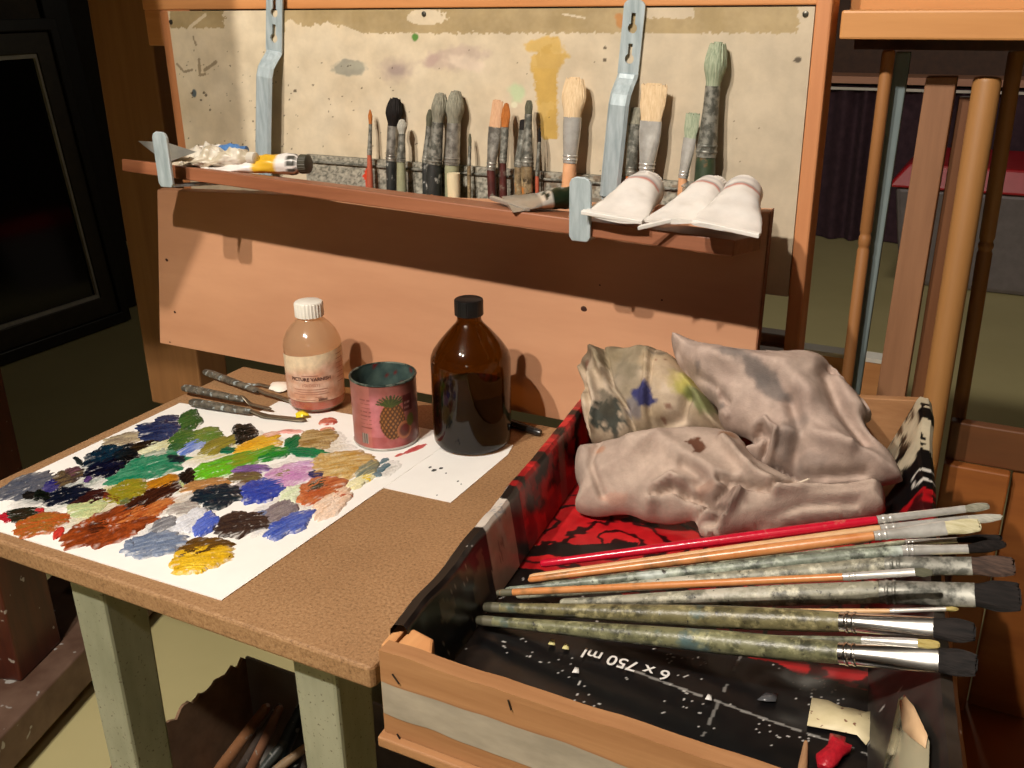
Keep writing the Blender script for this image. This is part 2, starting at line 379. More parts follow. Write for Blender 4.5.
for i, (cx, cy, a, b, ang, c1, c2) in enumerate(DA):
    if a > 8: a, b = a*1.12, b*1.22
    if i >= NH and a > 8: c1, c2 = [tuple(max(0, int(v*1.12-24)) if max(c) < 225 else v for v in c) for c in (c1, c2)]
    rng = random.Random(i*13+5); nth, ns = 40, 9; t = radians(ang); sd = rng.random()*50
    nth, ns = (64, 13) if b > 4 else (36, 8)
    mb = MB(); vs = []; cols = []; fs = []
    k1, k2 = lc(*c1), lc(*c2); PAPER = lc(238,234,228)
    lay = PS + .000013*i; hh = .00015 if i < NH else min(.0017, .0002*b+.0003)
    for si in range(ns+1):
        s = si/ns
        for k in range(nth):
            th = 2*pi*k/nth
            rr = 1+.24*fbm(1.7*cos(th)+sd, 1.7*sin(th), 3, 4)*1.3+.07*noise.noise(V((9*cos(th)+sd, 9*sin(th), 1)))
            w = b*s*rr*sin(th)
            jag = .20*noise.noise(V((w*.75+sd, 4, 2)))+.10*noise.noise(V((w*1.9+sd, 9, 2)))
            u = a*s*(rr+jag*abs(cos(th))**.7*s)*cos(th)
            x = cx+u*cos(t)+w*sin(t); y = cy-u*sin(t)+w*cos(t)
            p = PZ(x, y, PS)
            st = fbm(u*.04+sd, w*.75, 1, 4)*.5+.5; st2 = fbm(u*.05+sd, w*1.3, 11, 3)
            h = hh*(1-s**4)*(.25+1.1*(fbm(u*.07+sd, w*1.0, 7, 3)*.5+.5)) + (.0 if s > .97 else .0003)
            vs.append(V((p.x, p.y, (PS-.0004 if s > .97 else lay+h))))
            cc = mixc(k1, k2, sstep(.32, .72, st)); cc = mixc(cc, tuple(v*.55 for v in cc), sstep(.1, .5, st2)*.45)
            if i < NH: cc = mixc(cc, PAPER, sstep(.35, .95, s+.25*(st-.5)))
            elif a > 8: cc = mixc(cc, mixc(cc, PAPER, .8), sstep(.0, .35, -st2-.50+.50*s**4)*.75)
            cols.append(cc)
    for si in range(ns):
        for k in range(nth):
            k2_ = (k+1) % nth; fs.append((si*nth+k, si*nth+k2_, (si+1)*nth+k2_, (si+1)*nth+k))
    mb.add(vs, fs, 0, cols); mb.build('paint_daub', M_daub, pal, angle=60, fixn=False)
lowp = o
# red smear and pencil marks on the second sheet
def smear(parent, cx, cy, a, b, ang, c1, c2, nm='paint_smear', z=TT+.0009):
    mb = MB(); vs = []; cols = []; t = radians(ang); n = 36
    vs.append(V((*PZ(cx, cy, z).xy, z+.0005))); cols.append(lc(*c1))
    for k in range(n):
        th = 2*pi*k/n; rr = 1+.3*fbm(2*cos(th)+cx, 2*sin(th), 2, 4)
        u, w = a*rr*cos(th), b*rr*sin(th); q = PZ(cx+u*cos(t)+w*sin(t), cy-u*sin(t)+w*cos(t), z)
        vs.append(V((q.x, q.y, z-.0003))); cols.append(lc(*c2))
    mb.add(vs, [(0, 1+k, 1+(k+1) % n) for k in range(n)], 0, cols)
    return mb.build(nm, M_daub, parent, angle=60)
smear(lowp, 415, 449, 25, 4.5, 22, (186,66,66), (214,120,116)); smear(lowp, 399, 455, 9, 2.5, 20, (190,70,60), (220,130,120))
for (x, y, a) in ((434,470,3),(430,467,2),(441,468,2.5),(458,481,1.5),(461,484,1),(437,495,1),(446,473,1.2)): smear(lowp, x, y, a, a*.45, 15, (40,40,42), (90,90,90), 'ink_mark')

# ================================================================== bottles and can
def axis_h(base, x, y):       # height of pixel y above the base, on the vertical axis of the thing
    return on(x, y, base, (FW.x, FW.y, 0)).z - base.z
amb = PZ(473, 442); amb = V((amb.x, amb.y, TT+.0008)); R = .0392
AB = thing('amber_bottle', 'amber brown glass bottle with a black screw cap beside the pineapple can', 'bottle', amb)
M_amber = thin_glass('amber_glass', C(148,122,66), .05)
prof = [(.0, .002), (.030, .0015), (.036, .002), (R-.0005, .006), (R, .012), (R, .088), (R-.0006, .0925), (R-.003, .0985), (R-.009, .1070), (.0225, .1160), (.0165, .1225), (.0130, .1265), (.0118, .129), (.0115, .137)]
MB().lathe(prof, amb, 64).build('glass_body', M_amber, AB)
M_liq = mat('dark_liquid', C(34,22,12), C(40,26,14), rough=.2)
MB().lathe([(0, .004), (.034, .004), (R-.0022, .010), (R-.0022, .060), (0, .060)], amb, 64).build('liquid', M_liq, AB)
capz = .1335
def capw(n, amp):
    return lambda th, i: 1+amp*(.5+.5*cos(n*th)) if 0 < i < 4 else 1
MB().lathe([(.0122, capz), (.0136, capz+.001), (.0136, capz+.0145), (.0132, capz+.016), (.0122, capz+.0166), (0, capz+.0166)], amb, 96, wob=capw(40, .03)).build('screw_cap', M_black_pl, AB)

vb = PZ(318, 405); vb = V((vb.x, vb.y, TT+.0012)); R = .0312
VBT = thing('varnish_bottle', 'clear bottle of picture varnish with white ribbed cap and paper label', 'bottle', vb)
M_clear = thin_glass('cloudy_plastic', C(240,230,212), .12, body=C(232,212,180), amt=.16)
MB().lathe([(0, .002), (.026, .0015), (R-.001, .005), (R, .010), (R, .072), (R-.0012, .078), (R-.005, .086), (.0205, .0935), (.0145, .099), (.0118, .102), (.0115, .106)], vb, 64).build('bottle_body', M_clear, VBT)
M_red = mat('red_varnish_residue', C(172,40,40), C(196,62,56), rough=.25)
MB().lathe([(0, .003), (.025, .003), (R-.0018, .0055), (R-.0012, .0100), (R-.0012, .0150), (0, .0150)], vb, 48).build('liquid', M_red, VBT)
MB().lathe([(.0130, .1025), (.0147, .103), (.0147, .1165), (.0143, .118), (.0130, .119), (0, .119)], vb, 120, wob=capw(26, .05)).build('screw_cap', M_white_pl, VBT)
# wrap label: dusty cream, with printing
tocam = atan2(CAM.y-vb.y, CAM.x-vb.x)
def cyl(c, r, th, z): return V((c.x+r*cos(th), c.y+r*sin(th), c.z+z))
LC = tocam - .12
def labcol(u, w, p):
    n = fbm(u*6, w*5, 2, 4)
    base = mixc(lc(226,190,166), lc(206,150,120), .5+.9*n)
    top = .62+.18*u+.1*fbm(u*5, 1, 1, 3)
    base = mixc(base, lc(236,216,180), sstep(top-.12, top+.1, w)*.8)
    return base
lab = MB().grid(lambda u, w: cyl(vb, R+.0004, LC-1.35+2.75*u, .0155+.0555*w*(.88+.12*u)), 60, 24, 0, labcol)
labo = lab.build('paper_label', vcm('aged_label', rough=.5, scale=(200, 200, 200)), VBT, fixn=False)
M_ink = mat('label_ink', C(70,32,26), rough=.7)
def wraptext(txt, size, z, shift, parent, c, r, mt, bold=0., nm='lettering', la=None):
    vs, fs = text2d(txt, size, 'CENTER', bold); mb = MB()
    mb.add([cyl(c, r, (LC if la is None else la)+shift+x/r, z+y) for x, y, _ in vs], fs); return mb.build(nm, mt, parent, smooth=False, fixn=False)
wraptext('PICTURE VARNISH', .0054, .0395, -.05, labo, vb, R+.0009, M_ink, .00012)
M_ink2 = mat('label_ink_light', C(168,110,90), rough=.7)
wraptext('(GLOSSY)', .0046, .0330, -.05, labo, vb, R+.0009, M_ink2)
wraptext('250ml', .0040, .0166, .30, labo, vb, R+.0009, M_ink, .0001)
bars = MB()
for (z, s0, s1) in ((.0292,-.62,.55),(.0264,-.5,.5),(.0238,-.66,.6),(.0448,-.3,.26),(.0205,-.45,-.25),(.0205,.1,.32),(.0172,-.6,.1)):
    bars.grid(lambda u, w: cyl(vb, R+.0008, LC-.05+s0+(s1-s0)*u, z+.0007*w), 14, 1)
for k in range(7): bars.grid(lambda u, w: cyl(vb, R+.0008, LC+.92+.36*u, .033+.0052*k+.0007*w), 6, 1)
bars.build('printed_rule', M_ink2, labo, smooth=False, fixn=False)

cb = PZ(387, 438.5); cb = V((cb.x, cb.y, TT+.0015)); R = .0325; H = .069
CAN = thing('pineapple_can', 'open tin can with a pink fruit label, stained green inside', 'can', cb)
M_tin = vcm('painted_tin', rough=.4, metal=.25, scale=(200, 200, 200))
def tincol(u, w, p):
    n = fbm(u*14, w*5, 5, 4); return mixc(lc(52,72,72), lc(92,112,104), .5+n) if n > -.28 else lc(120,40,40)
mb = MB(); rr = R-.0012
mb.grid(lambda u, w: cyl(cb, rr, 2*pi*u, H*(1-w)+.0005), 64, 20, 0, tincol)
mb.grid(lambda u, w: cyl(cb, rr*(1-w)+.0001, 2*pi*u, .004), 64, 8, 0, lambda u, w, p: lc(40,54,54))
mb.build('can_inside', M_tin, CAN, fixn=False)
M_tinrim = mat('stained_tin_rim', C(46,62,58), C(120,130,118), rough=.35, metal=.5, scale=(120, 120, 120), lo=.45, hi=.6)
def torus(mb, c, r, t, z, seg=64):
    return mb.lathe([(r+t*cos(a), z+t*sin(a)) for a in [2*pi*k/8 for k in range(8)]], c, seg, close=True)
torus(MB(), cb, R, .0013, H).build('rim', M_tinrim, CAN)
torus(MB(), cb, R, .0012, .0014).build('base_rim', M_silver, CAN)
MB().lathe([(0, .001), (R-.001, .001), (R-.001, .003), (0, .003)], cb, 48).build('base', M_silver, CAN)
CT = atan2(CAM.y-cb.y, CAM.x-cb.x)
def cancol(u, w, p):
    a = (u-.5)*2*pi           # angle from the camera side, + is to the right
    s = a*R*1000; h = w*66    # mm
    n = fbm(s*.12, h*.12, 3, 4)
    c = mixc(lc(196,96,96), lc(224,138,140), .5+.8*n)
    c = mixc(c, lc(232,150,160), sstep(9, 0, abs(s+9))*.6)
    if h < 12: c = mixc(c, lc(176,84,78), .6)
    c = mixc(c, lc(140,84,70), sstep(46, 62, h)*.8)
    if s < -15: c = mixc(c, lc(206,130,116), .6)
    if -27 < s < -14 and 20 < h < 52 and (h % 4.2) < 1.1 and noise.noise(V((s*.6, h//4.2, 1))) > -.25: c = lc(150,82,76)     # fine print rows
    if -27 < s < -19 and 4 < h < 15: c = lc(180,186,176) if (s*1.6) % 2 < 1.2 else lc(96,104,100)
    c = mixc(c, lc(118,70,58), sstep(12, 24, s)*.8); c = mixc(c, lc(150,92,80), sstep(-14, -28, s)*.5)  # side shading put into the label colour, browner towards both sides
    # pineapple
    e = ell(s, h, 7, 29, 13, 20)
    if e < 1:
        gx, gy = (s-7)/ (1.02-.25*e), (h-29)
        d1 = abs(((gx+gy*.8)/5.2) % 1-.5); d2 = abs(((gx-gy*.8)/5.2) % 1-.5); d = min(d1, d2)
        c = mixc(lc(70,40,18), lc(158,96,38), sstep(.0, .32, .5-max(d1, d2)) )
        if max(d1, d2) < .2: c = mixc(c, lc(196,140,80), .7)
    for k in range(11):       # crown leaves
        ang = -1.35+.27*k; x1, y1 = 6+sin(ang)*15, 46+cos(ang)*10
        if segd(s, h, (6, 45), (x1, y1)) < 1.5*(1-.6*hypot(s-6, h-45)/18): c = lc(58,74,34) if k % 2 else lc(80,94,40)
    if 18 < s < 30 and 36 < h < 54: c = lc(92,36,34)
    if 19.5 < s < 27 and 44 < h < 46.5 and (s*1.3) % 2 < 1.3: c = lc(190,140,130)
    if 20 < s < 27 and 39 < h < 41.5 and (s*1.2) % 2 < 1.3: c = lc(190,140,130)
    e2 = ell(s, h, 19, 17, 8.5, 9.5)
    if e2 < 1: c = mixc(lc(196,120,76), lc(112,52,36), sstep(.1, .45, 1-e2)) if ell(s, h, 20, 19, 4, 4) > 1 else lc(120,40,30)
    if ell(s, h, 27, 26, 5, 7) < 1: c = lc(104,100,44)
    return tuple(v*.80 for v in c)
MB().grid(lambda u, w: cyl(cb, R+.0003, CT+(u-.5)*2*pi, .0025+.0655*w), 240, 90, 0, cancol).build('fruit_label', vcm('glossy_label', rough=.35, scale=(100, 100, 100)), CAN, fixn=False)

# small black things behind the can
pt = PZ(430, 421); pt = V((-.492, .806, TT+.0011))
pot = thing('black_film_pot', 'small black plastic pot lying behind the pineapple can', 'pot', pt)
MB().lathe([(0, 0), (.0125, 0), (.013, .001), (.013, .034), (.0125, .035), (0, .035)], pt+V((-.014, 0, .0133)), 32, axis=(1, .12, 0)).build('pot_body', M_black_pl, pot)
MB().lathe([(0, 0), (.0135, 0), (.0138, .001), (.0138, .006), (0, .0065)], pt+V((.0225, .0044, .0133)), 32, axis=(1, .12, 0)).build('pot_lid', M_black_pl, pot)
pa, pb2 = V((-.44, .829, TT+.0042)), V((-.396, .818, TT+.0042))
pen = thing('black_pen', 'black pen lying at the table edge behind the amber bottle', 'pen', (pa+pb2)/2-V((0, 0, .004)))
MB().loft([(pa-V((.05, -.012, 0)), .0025, .0025), (pa-V((.048, -.0115, 0)), .0036, .0036), (pa, .0036, .0036)], 16).build('barrel', M_black_pl, pen)
MB().loft([(pa, .004, .004), (pb2-V((.004, 0, 0)), .004, .004), (pb2, .003, .003)], 16).build('pen_cap', mat('grey_black_plastic', C(40,38,36), rough=.25), pen)

# palette knives
M_kh = mat('paint_crusted_handle', C(66,60,50), C(104,96,82), rough=.6, scale=(160, 160, 160), lo=.42, hi=.58, speck=C(150,160,160), speck_amt=.36, speck_scale=180, bump=.4)
M_kb = mat('dull_steel_blade', C(96,86,70), C(134,120,100), rough=.35, metal=.6, scale=(80, 80, 80))
def knife(name, label, h0, h1, b1, hw, bw, zt=.0, bend=0., tip='round'):
    H0, H1, B1 = [V((*PZ(*q).xy, TT+.0012)) for q in (h0, h1, b1)]
    k = thing(name, label, 'palette knife', V((H0.x, H0.y, TT)), 'palette knives on the table')
    d = (H1-H0).normalized(); L = (H1-H0).length; zc = hw*.75+.0006+zt
    secs = [(H0+V((0, 0, zc)), hw*.5, hw*.4)]
    for t, s in ((.03, .85), (.12, 1), (.4, .95), (.75, .85), (.95, .75), (1, .6)): secs.append((H0+d*L*t+V((0, 0, zc)), hw*s, hw*.72*s))
    MB().loft(secs, 20).build('handle', M_kh, k)
    LB = (B1-H1).length; e = (B1-H1).normalized(); sd = V((-e.y, e.x, 0)); n = 16; mb = MB()
    def bl(u, w):
        zz = zc*(1-sstep(0, .35, u))+.0022+zt+bend*sin(pi*u)
        wd = bw*min(1, .35+2.2*u)*(sqrt(max(0.02, 1-((u-.8)/.2)**2)) if u > .8 else 1)
        return H1-e*.006+e*(LB+.006)*u+sd*wd*(w-.5)*2+V((0, 0, zz))
    mb.grid(bl, 20, 2); ob = mb.build('blade', M_kb, k); sm = ob.modifiers.new('thick', 'SOLIDIFY'); sm.thickness = .0009
    return k
knife('palette_knife', 'palette knife nearest the varnish bottle with wavy bent blade', (205, 376), (259, 396), (293, 405), .0056, .0034, .0, .003)
knife('palette_knife', 'palette knife with long grey-brown handle, rearmost of the crossed pair', (184, 395), (246, 408), (272, 414), .0060, .0028, .0030)
k3 = knife('palette_knife', 'palette knife tipped with a yellow dab of paint, lying on the palette paper', (191, 407), (252, 417), (307, 423), .0060, .0046, .0)
q = PZ(302, 419); bo = MB(); bo.lathe([(.0068, 0), (.006, .002), (.0035, .0032), (0, .0036)], (q.x, q.y, TT+.0048), 20, wob=lambda th, i: 1+.22*sin(3*th+i)+.12*sin(7*th))
bo.build('paint_dab', flatm((228,206,40), .35, 'yellow_paint'), k3)
k4 = knife('palette_knife', 'thin palette knife with a white paint tip behind the other knives', (240, 386.5), (262, 388), (284, 390), .0022, .003, 0)
q = PZ(280, 389); bo = MB(); bo.lathe([(.0115, 0), (.010, .002), (.006, .0036), (0, .004)], (q.x, q.y, TT+.0025), 20, wob=lambda th, i: 1+.35*cos(th+.5)**2+.12*sin(5*th))
bo.build('paint_dab', flatm((236,228,214), .4, 'white_paint'), k4)

# ================================================================== easel frame with the pin board
YB = .945                                     # front of the pin board
zof = lambda x, y, yy=YB: PY(x, y, yy).z
xof = lambda x, y, yy=YB: PY(x, y, yy).x
easel = thing('wooden_easel', 'large orange pine easel frame carrying the cream pin board', 'easel', (-.55, 1.0, 0))
zt = 1.30
def bx(x0, x1, y0, y1, z0, z1): return MB().box((x0, y0, z0), (x1, y1, z1))
xR0, xR1 = xof(790, 200)-.006, xof(790, 200)+.024
xLb = xof(168, 10)
bx(xof(145, 20)-.006, -.172, YB+.0045, YB+.028, zof(300, 9)-.0, zt).build('top_rail', M_pine, easel, smooth=False, bevel=.0015)
bx(xof(145, 20)-.006, xLb-.0205, YB+.006, YB+.028, PY(150, 46, YB).z, zof(300, 9)).build('rail_end', M_pine, easel, smooth=False, bevel=.0015)
mbs = MB(); yb0 = YB+.0045
mbs.box((PY(815, 9, YB).x+.0006, yb0-.006, .0), (PY(797, 330, yb0).x+.004, yb0+.028, zt)); mbs.build('stile', M_pinez, easel, smooth=False, bevel=.002)
bx(xLb-.020, xLb+.03, YB+.0045, YB+.028, .69, zof(300, 9)).build('stile', M_pinez, easel, smooth=False, bevel=.002)
bx(xLb+.03, -.20, .914, .95, .70, .745).build('lower_rail', M_pine, easel, smooth=False, bevel=.002)
bx(xLb+.03, -.20, YB+.0045, YB+.026, .88, .93).build('middle_rail', M_pine, easel, smooth=False, bevel=.002)
pt1, pt2 = PY(152, 384, 1.0), PY(195, 384, 1.0)
MB().box((-1.165, 1.0, .55), (-1.055, 1.06, 1.45)).build('rear_post', M_post, easel, smooth=False, bevel=.003)
MB().box((-1.165, 1.0605, .72), (-.20, 1.085, .78)).build('rear_rail', M_post, easel, smooth=False, bevel=.003)
MB().box((-.235, .9735, .70), (-.20, 1.060, .77)).build('cross_block', M_post, easel, smooth=False)

# pin board with paint stains (stains of its own shape, base tone darker towards the right)
SPK = [(random.uniform(205, 420), random.uniform(60, 158), random.uniform(.3, .9)) for _ in range(60)] + \
      [(random.uniform(170, 300), random.uniform(50, 150), random.uniform(.3, .8)) for _ in range(55)] + \
      [(random.uniform(420, 800), random.uniform(40, 180), random.uniform(.3, .6)) for _ in range(40)] + \
      [(295,91,1.5),(313,85,1.0),(605,48,1.7),(605,60,1.9),(206,95,1.4),(204,93,1.3),(192,93,1.1),(201,100,1.0),(210,110,1.2)]
GR = {}
for s in SPK: GR.setdefault((int(s[0]//8), int(s[1]//8)), []).append(s)
def boardcol(u, w, p):
    x, y = px(p)
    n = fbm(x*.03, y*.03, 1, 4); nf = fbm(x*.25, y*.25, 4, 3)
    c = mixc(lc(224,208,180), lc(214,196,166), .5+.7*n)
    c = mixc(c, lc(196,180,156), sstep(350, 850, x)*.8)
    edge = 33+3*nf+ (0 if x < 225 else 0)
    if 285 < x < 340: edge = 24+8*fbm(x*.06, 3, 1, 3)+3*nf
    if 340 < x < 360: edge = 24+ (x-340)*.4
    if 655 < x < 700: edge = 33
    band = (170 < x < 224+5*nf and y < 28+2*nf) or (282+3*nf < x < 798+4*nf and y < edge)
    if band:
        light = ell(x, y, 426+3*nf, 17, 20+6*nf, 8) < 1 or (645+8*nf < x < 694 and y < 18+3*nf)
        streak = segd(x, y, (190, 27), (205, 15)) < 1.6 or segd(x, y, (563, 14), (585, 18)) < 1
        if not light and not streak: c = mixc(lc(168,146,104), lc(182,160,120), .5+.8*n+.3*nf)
    def blob(cx, cy, a, b, ang, col, soft=.25, op=1., wob=.35):
        nonlocal c
        e = ell(x, y, cx, cy, a, b, ang)+wob*fbm(x*.12+cx, y*.12, 9, 3)
        k = sstep(1+soft, 1-soft, e)*op
        if k > 0: c = mixc(c, col, k)
    blob(350, 68, 16, 8, -2, lc(160,156,140), .15, .95, .3); blob(356, 66, 9, 4, 0, lc(176,172,152), .4, .6)
    blob(396, 70, 16, 11, 0, lc(186,166,152), .5, .7); blob(397, 70, 8, 5, 0, lc(150,130,130), .5, .5)
    blob(455, 58, 30, 11, 8, lc(198,176,160), .3, .8); blob(466, 63, 20, 7, -15, lc(226,206,184), .4, .9); blob(433, 60, 9, 5, 40, lc(188,160,150), .4, .7)
    blob(415, 37.5, 3.4, 4, 0, lc(92,140,62), .15, 1., .3)
    blob(517, 93, 8, 9, 0, lc(196,210,168), .35, .95); blob(514, 105, 3, 3, 0, lc(230,226,196), .3, .9)
    yl = lc(206,168,88) if n < .1 else lc(212,176,100)
    blob(545, 45, 20, 8, 3, yl, .12, .95, .3); blob(548, 60, 19, 14, 20, yl, .12, .95, .35)
    if 68 < y < 139+2*nf:
        cx = 545+(y-68)*.06; wd = 11-(y-68)*.045+2*nf
        if abs(x-cx) < wd: c = yl
        elif abs(x-cx) < wd+1.4: c = mixc(c, yl, .5)
    blob(620, 21, 5, 7, 20, lc(186,128,70), .2, .9)
    blob(798, 60, 4, 3, 20, lc(70,58,44), .25, .9)
    for pts, wd in ((((177, 64), (184, 72), (192, 70)), 1.1), (((199, 60), (200, 75), (205, 74)), 1.4), (((205, 70), (216, 62)), 1.6), (((193, 37), (196, 45)), 1)):
        d = lined(x, y, pts)+.6*nf
        if d < wd: c = mixc(c, lc(120,100,72), .7)
    blob(194, 93, 2.2, 4, 0, lc(86,98,104), .2, 1.)
    for gx in (-1, 0, 1):
        for gy in (-1, 0, 1):
            for (sx, sy, r) in GR.get((int(x//8)+gx, int(y//8)+gy), ()):
                if hypot(x-sx, y-sy) < r: c = mixc(c, lc(74,58,40), .85)
    return c
xl0, xl1, xr0, zb, ztb = PY(168, 10, YB).x, PY(181, 148, YB).x, PY(815, 9, YB).x, .86, zof(400, 9.5)
board = thing('pin_board', 'cream painted pin board stained with paint, fixed to the pine easel', 'board', (-.55, YB, zb))
mb = MB(); W0, W1 = xl0-.001, xr0
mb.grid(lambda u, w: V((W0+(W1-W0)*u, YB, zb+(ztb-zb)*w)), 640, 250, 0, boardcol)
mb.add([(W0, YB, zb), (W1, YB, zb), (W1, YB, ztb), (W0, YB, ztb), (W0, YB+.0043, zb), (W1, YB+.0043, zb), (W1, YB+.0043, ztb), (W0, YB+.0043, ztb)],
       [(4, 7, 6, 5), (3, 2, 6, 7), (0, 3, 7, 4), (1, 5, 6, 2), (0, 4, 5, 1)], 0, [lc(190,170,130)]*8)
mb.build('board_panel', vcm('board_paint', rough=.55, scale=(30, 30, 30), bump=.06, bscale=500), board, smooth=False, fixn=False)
M_screw = mat('screw_head', C(70,66,58), C(100,96,86), rough=.4, metal=.7)
for (x, y) in ((805.5, 14), (424, 14), (171, 22)):
    q = PY(x, y, YB); MB().lathe([(.0028, 0), (.0026, .0009), (.0008, .0014), (.0007, .0006), (0, .0006)], q, 20, axis=(0, -1, 0)).build('screw', M_screw, board)

# splattered metal tray strip on the board
tray = thing('brush_tray', 'paint-splattered grey strip along the foot of the pin board', 'tray', (-.5, YB-.006, .93))
def traycol(u, w, p):
    n = fbm(u*40, w*6, 3, 4); n2 = fbm(u*130, w*16, 8, 3)
    c = mixc(lc(158,154,140), lc(182,176,160), .5+n)
    if n2 > .22: c = mixc(c, lc(96,96,86), .7)
    if n2 < -.24: c = mixc(c, lc(200,194,176), .8)
    if u > .58 and fbm(u*30, w*3, 12, 3) > .12: c = mixc(c, lc(126,100,74), .6)
    if .82 < w < .87: c = mixc(c, lc(90,88,78), .7)
    d = hypot((u-.168)*88, (w-.56)*5.2)
    if d < 1+.5*n: c = lc(226,74,46)
    return c
tx0, tx1 = PY(304, 160, YB-.01).x, PY(745, 188, YB-.01).x
tz1 = PY(500, 169, YB-.01).z
mb = MB(); mb.grid(lambda u, w: V((tx0+(tx1-tx0)*u, YB-.008, tz1-.05+.05*w)), 300, 36, 0, traycol)
mb.build('front_plate', vcm('splattered_metal', rough=.5, metal=.2, scale=(90, 90, 90), bump=.3, bscale=260), tray, smooth=False, fixn=False)
MB().box((tx0, YB-.0078, tz1-.05), (tx1, YB-.0008, tz1-.0002)).build('back_plate', M_dkferr, tray, smooth=False)
MB().box((tx0, YB-.0108, tz1-.0085), (tx1, YB-.0082, tz1-.0062)).build('lip', M_dkferr, tray, smooth=False, bevel=.0005)

# ================================================================== plywood sheet leaning in front of the easel
PYb, PYt = .862, .893
def plyp(x, y): return on(x, y, (0, PYb, .7215), (0, 1, -(PYt-PYb)/(.94-.7215)))
c1, c2, c3, c4 = plyp(160, 350.5), plyp(757, 352), plyp(770, 212), plyp(157, 190)
bl, br = V((c1.x, c1.y, .7212)), V((c2.x, PYb, .7212))
bl.y = PYb
th = V((0, .011, .0015))
ply = MB(); ply.prism([bl, br, c3, c4], th)
o = ply.build('plywood_sheet', [M_ply], smooth=False, bevel=.001); tag(o, 'plain plywood sheet leaning upright behind the bottles, shaded by the plank', 'plywood sheet')
e = MB(); e.hexa([br+V((.0002, -.0002, 0)), br+V((.0012, -.0002, 0)), br+V((.0012, .0112, .0015)), br+V((.0002, .0112, .0015))],
                 [c3+V((.0002, -.0002, 0)), c3+V((.0012, -.0002, 0)), c3+V((.0012, .0112, .0015)), c3+V((.0002, .0112, .0015))])
e.build('raw_edge', M_plyedge, o, smooth=False)
kn = MB()
for (x, y, r) in ((167, 260, .0022), (175, 312, .0018), (584, 309, .0034), (662, 300, .0010), (600, 285, .0009), (170, 342, .001)):
    q = plyp(x, y)+V((0, -.0004, 0)); kn.lathe([(r, 0), (r*.8, .0003), (0, .0003)], q, 18, axis=(0, -1, -.14))
kn.build('knot', mat('dark_knot', C(52,26,16), C(70,36,22), rough=.8), o)

# ================================================================== plank shelf on two steel brackets
ZS = .956
def shn(x): return ZS-.033*(x+.81)
def PS_(x, y, dz=0): return on(x, y, (-.81, 0, ZS+dz), (.033, 0, 1))
fl, fr = PS_(122, 171), PS_(733, 257)
fl.y += .0; rr_ = PS_(758, 241)
TH = V((0, .002, .0135))
bk = V((0, .076, 0))
plank = MB(); plank.prism([fl, fr, fr+V((.006, .068, -.009)), fl+V((-.006, .07, -.0155))], TH)
def slope(t): return -(.0155-.0065*t)/.07
pk = plank.build('shelf_plank', M_plank, smooth=False, bevel=.0012)
tag(pk, 'reddish brown plank shelf under the pin board, held by two steel brackets', 'shelf')
mk = MB()
for i in range(150):                       # paint crumbs on the plank
    t = random.uniform(.50, .74); yy_ = random.uniform(.012, .066); p = fl.lerp(fr, t)+V((0, yy_, .0137+yy_*slope(t))); r = random.uniform(.0008, .0024)
    cc = random.choice([lc(190,120,60), lc(120,130,100), lc(60,50,40), lc(200,190,170), lc(150,60,40), lc(90,100,96)])
    vs = [p+V((r*cos(a)*random.uniform(.6, 1.3), r*sin(a)*random.uniform(.6, 1.3), 0)) for a in [2*pi*k/6 for k in range(6)]]+[p+V((0, 0, r*.4))]
    mk.add(vs, [(k, (k+1) % 6, 6) for k in range(6)], 0, [cc]*7)
tag(mk.build('paint_crumbs', M_daub, pk, angle=60), kind='stuff')

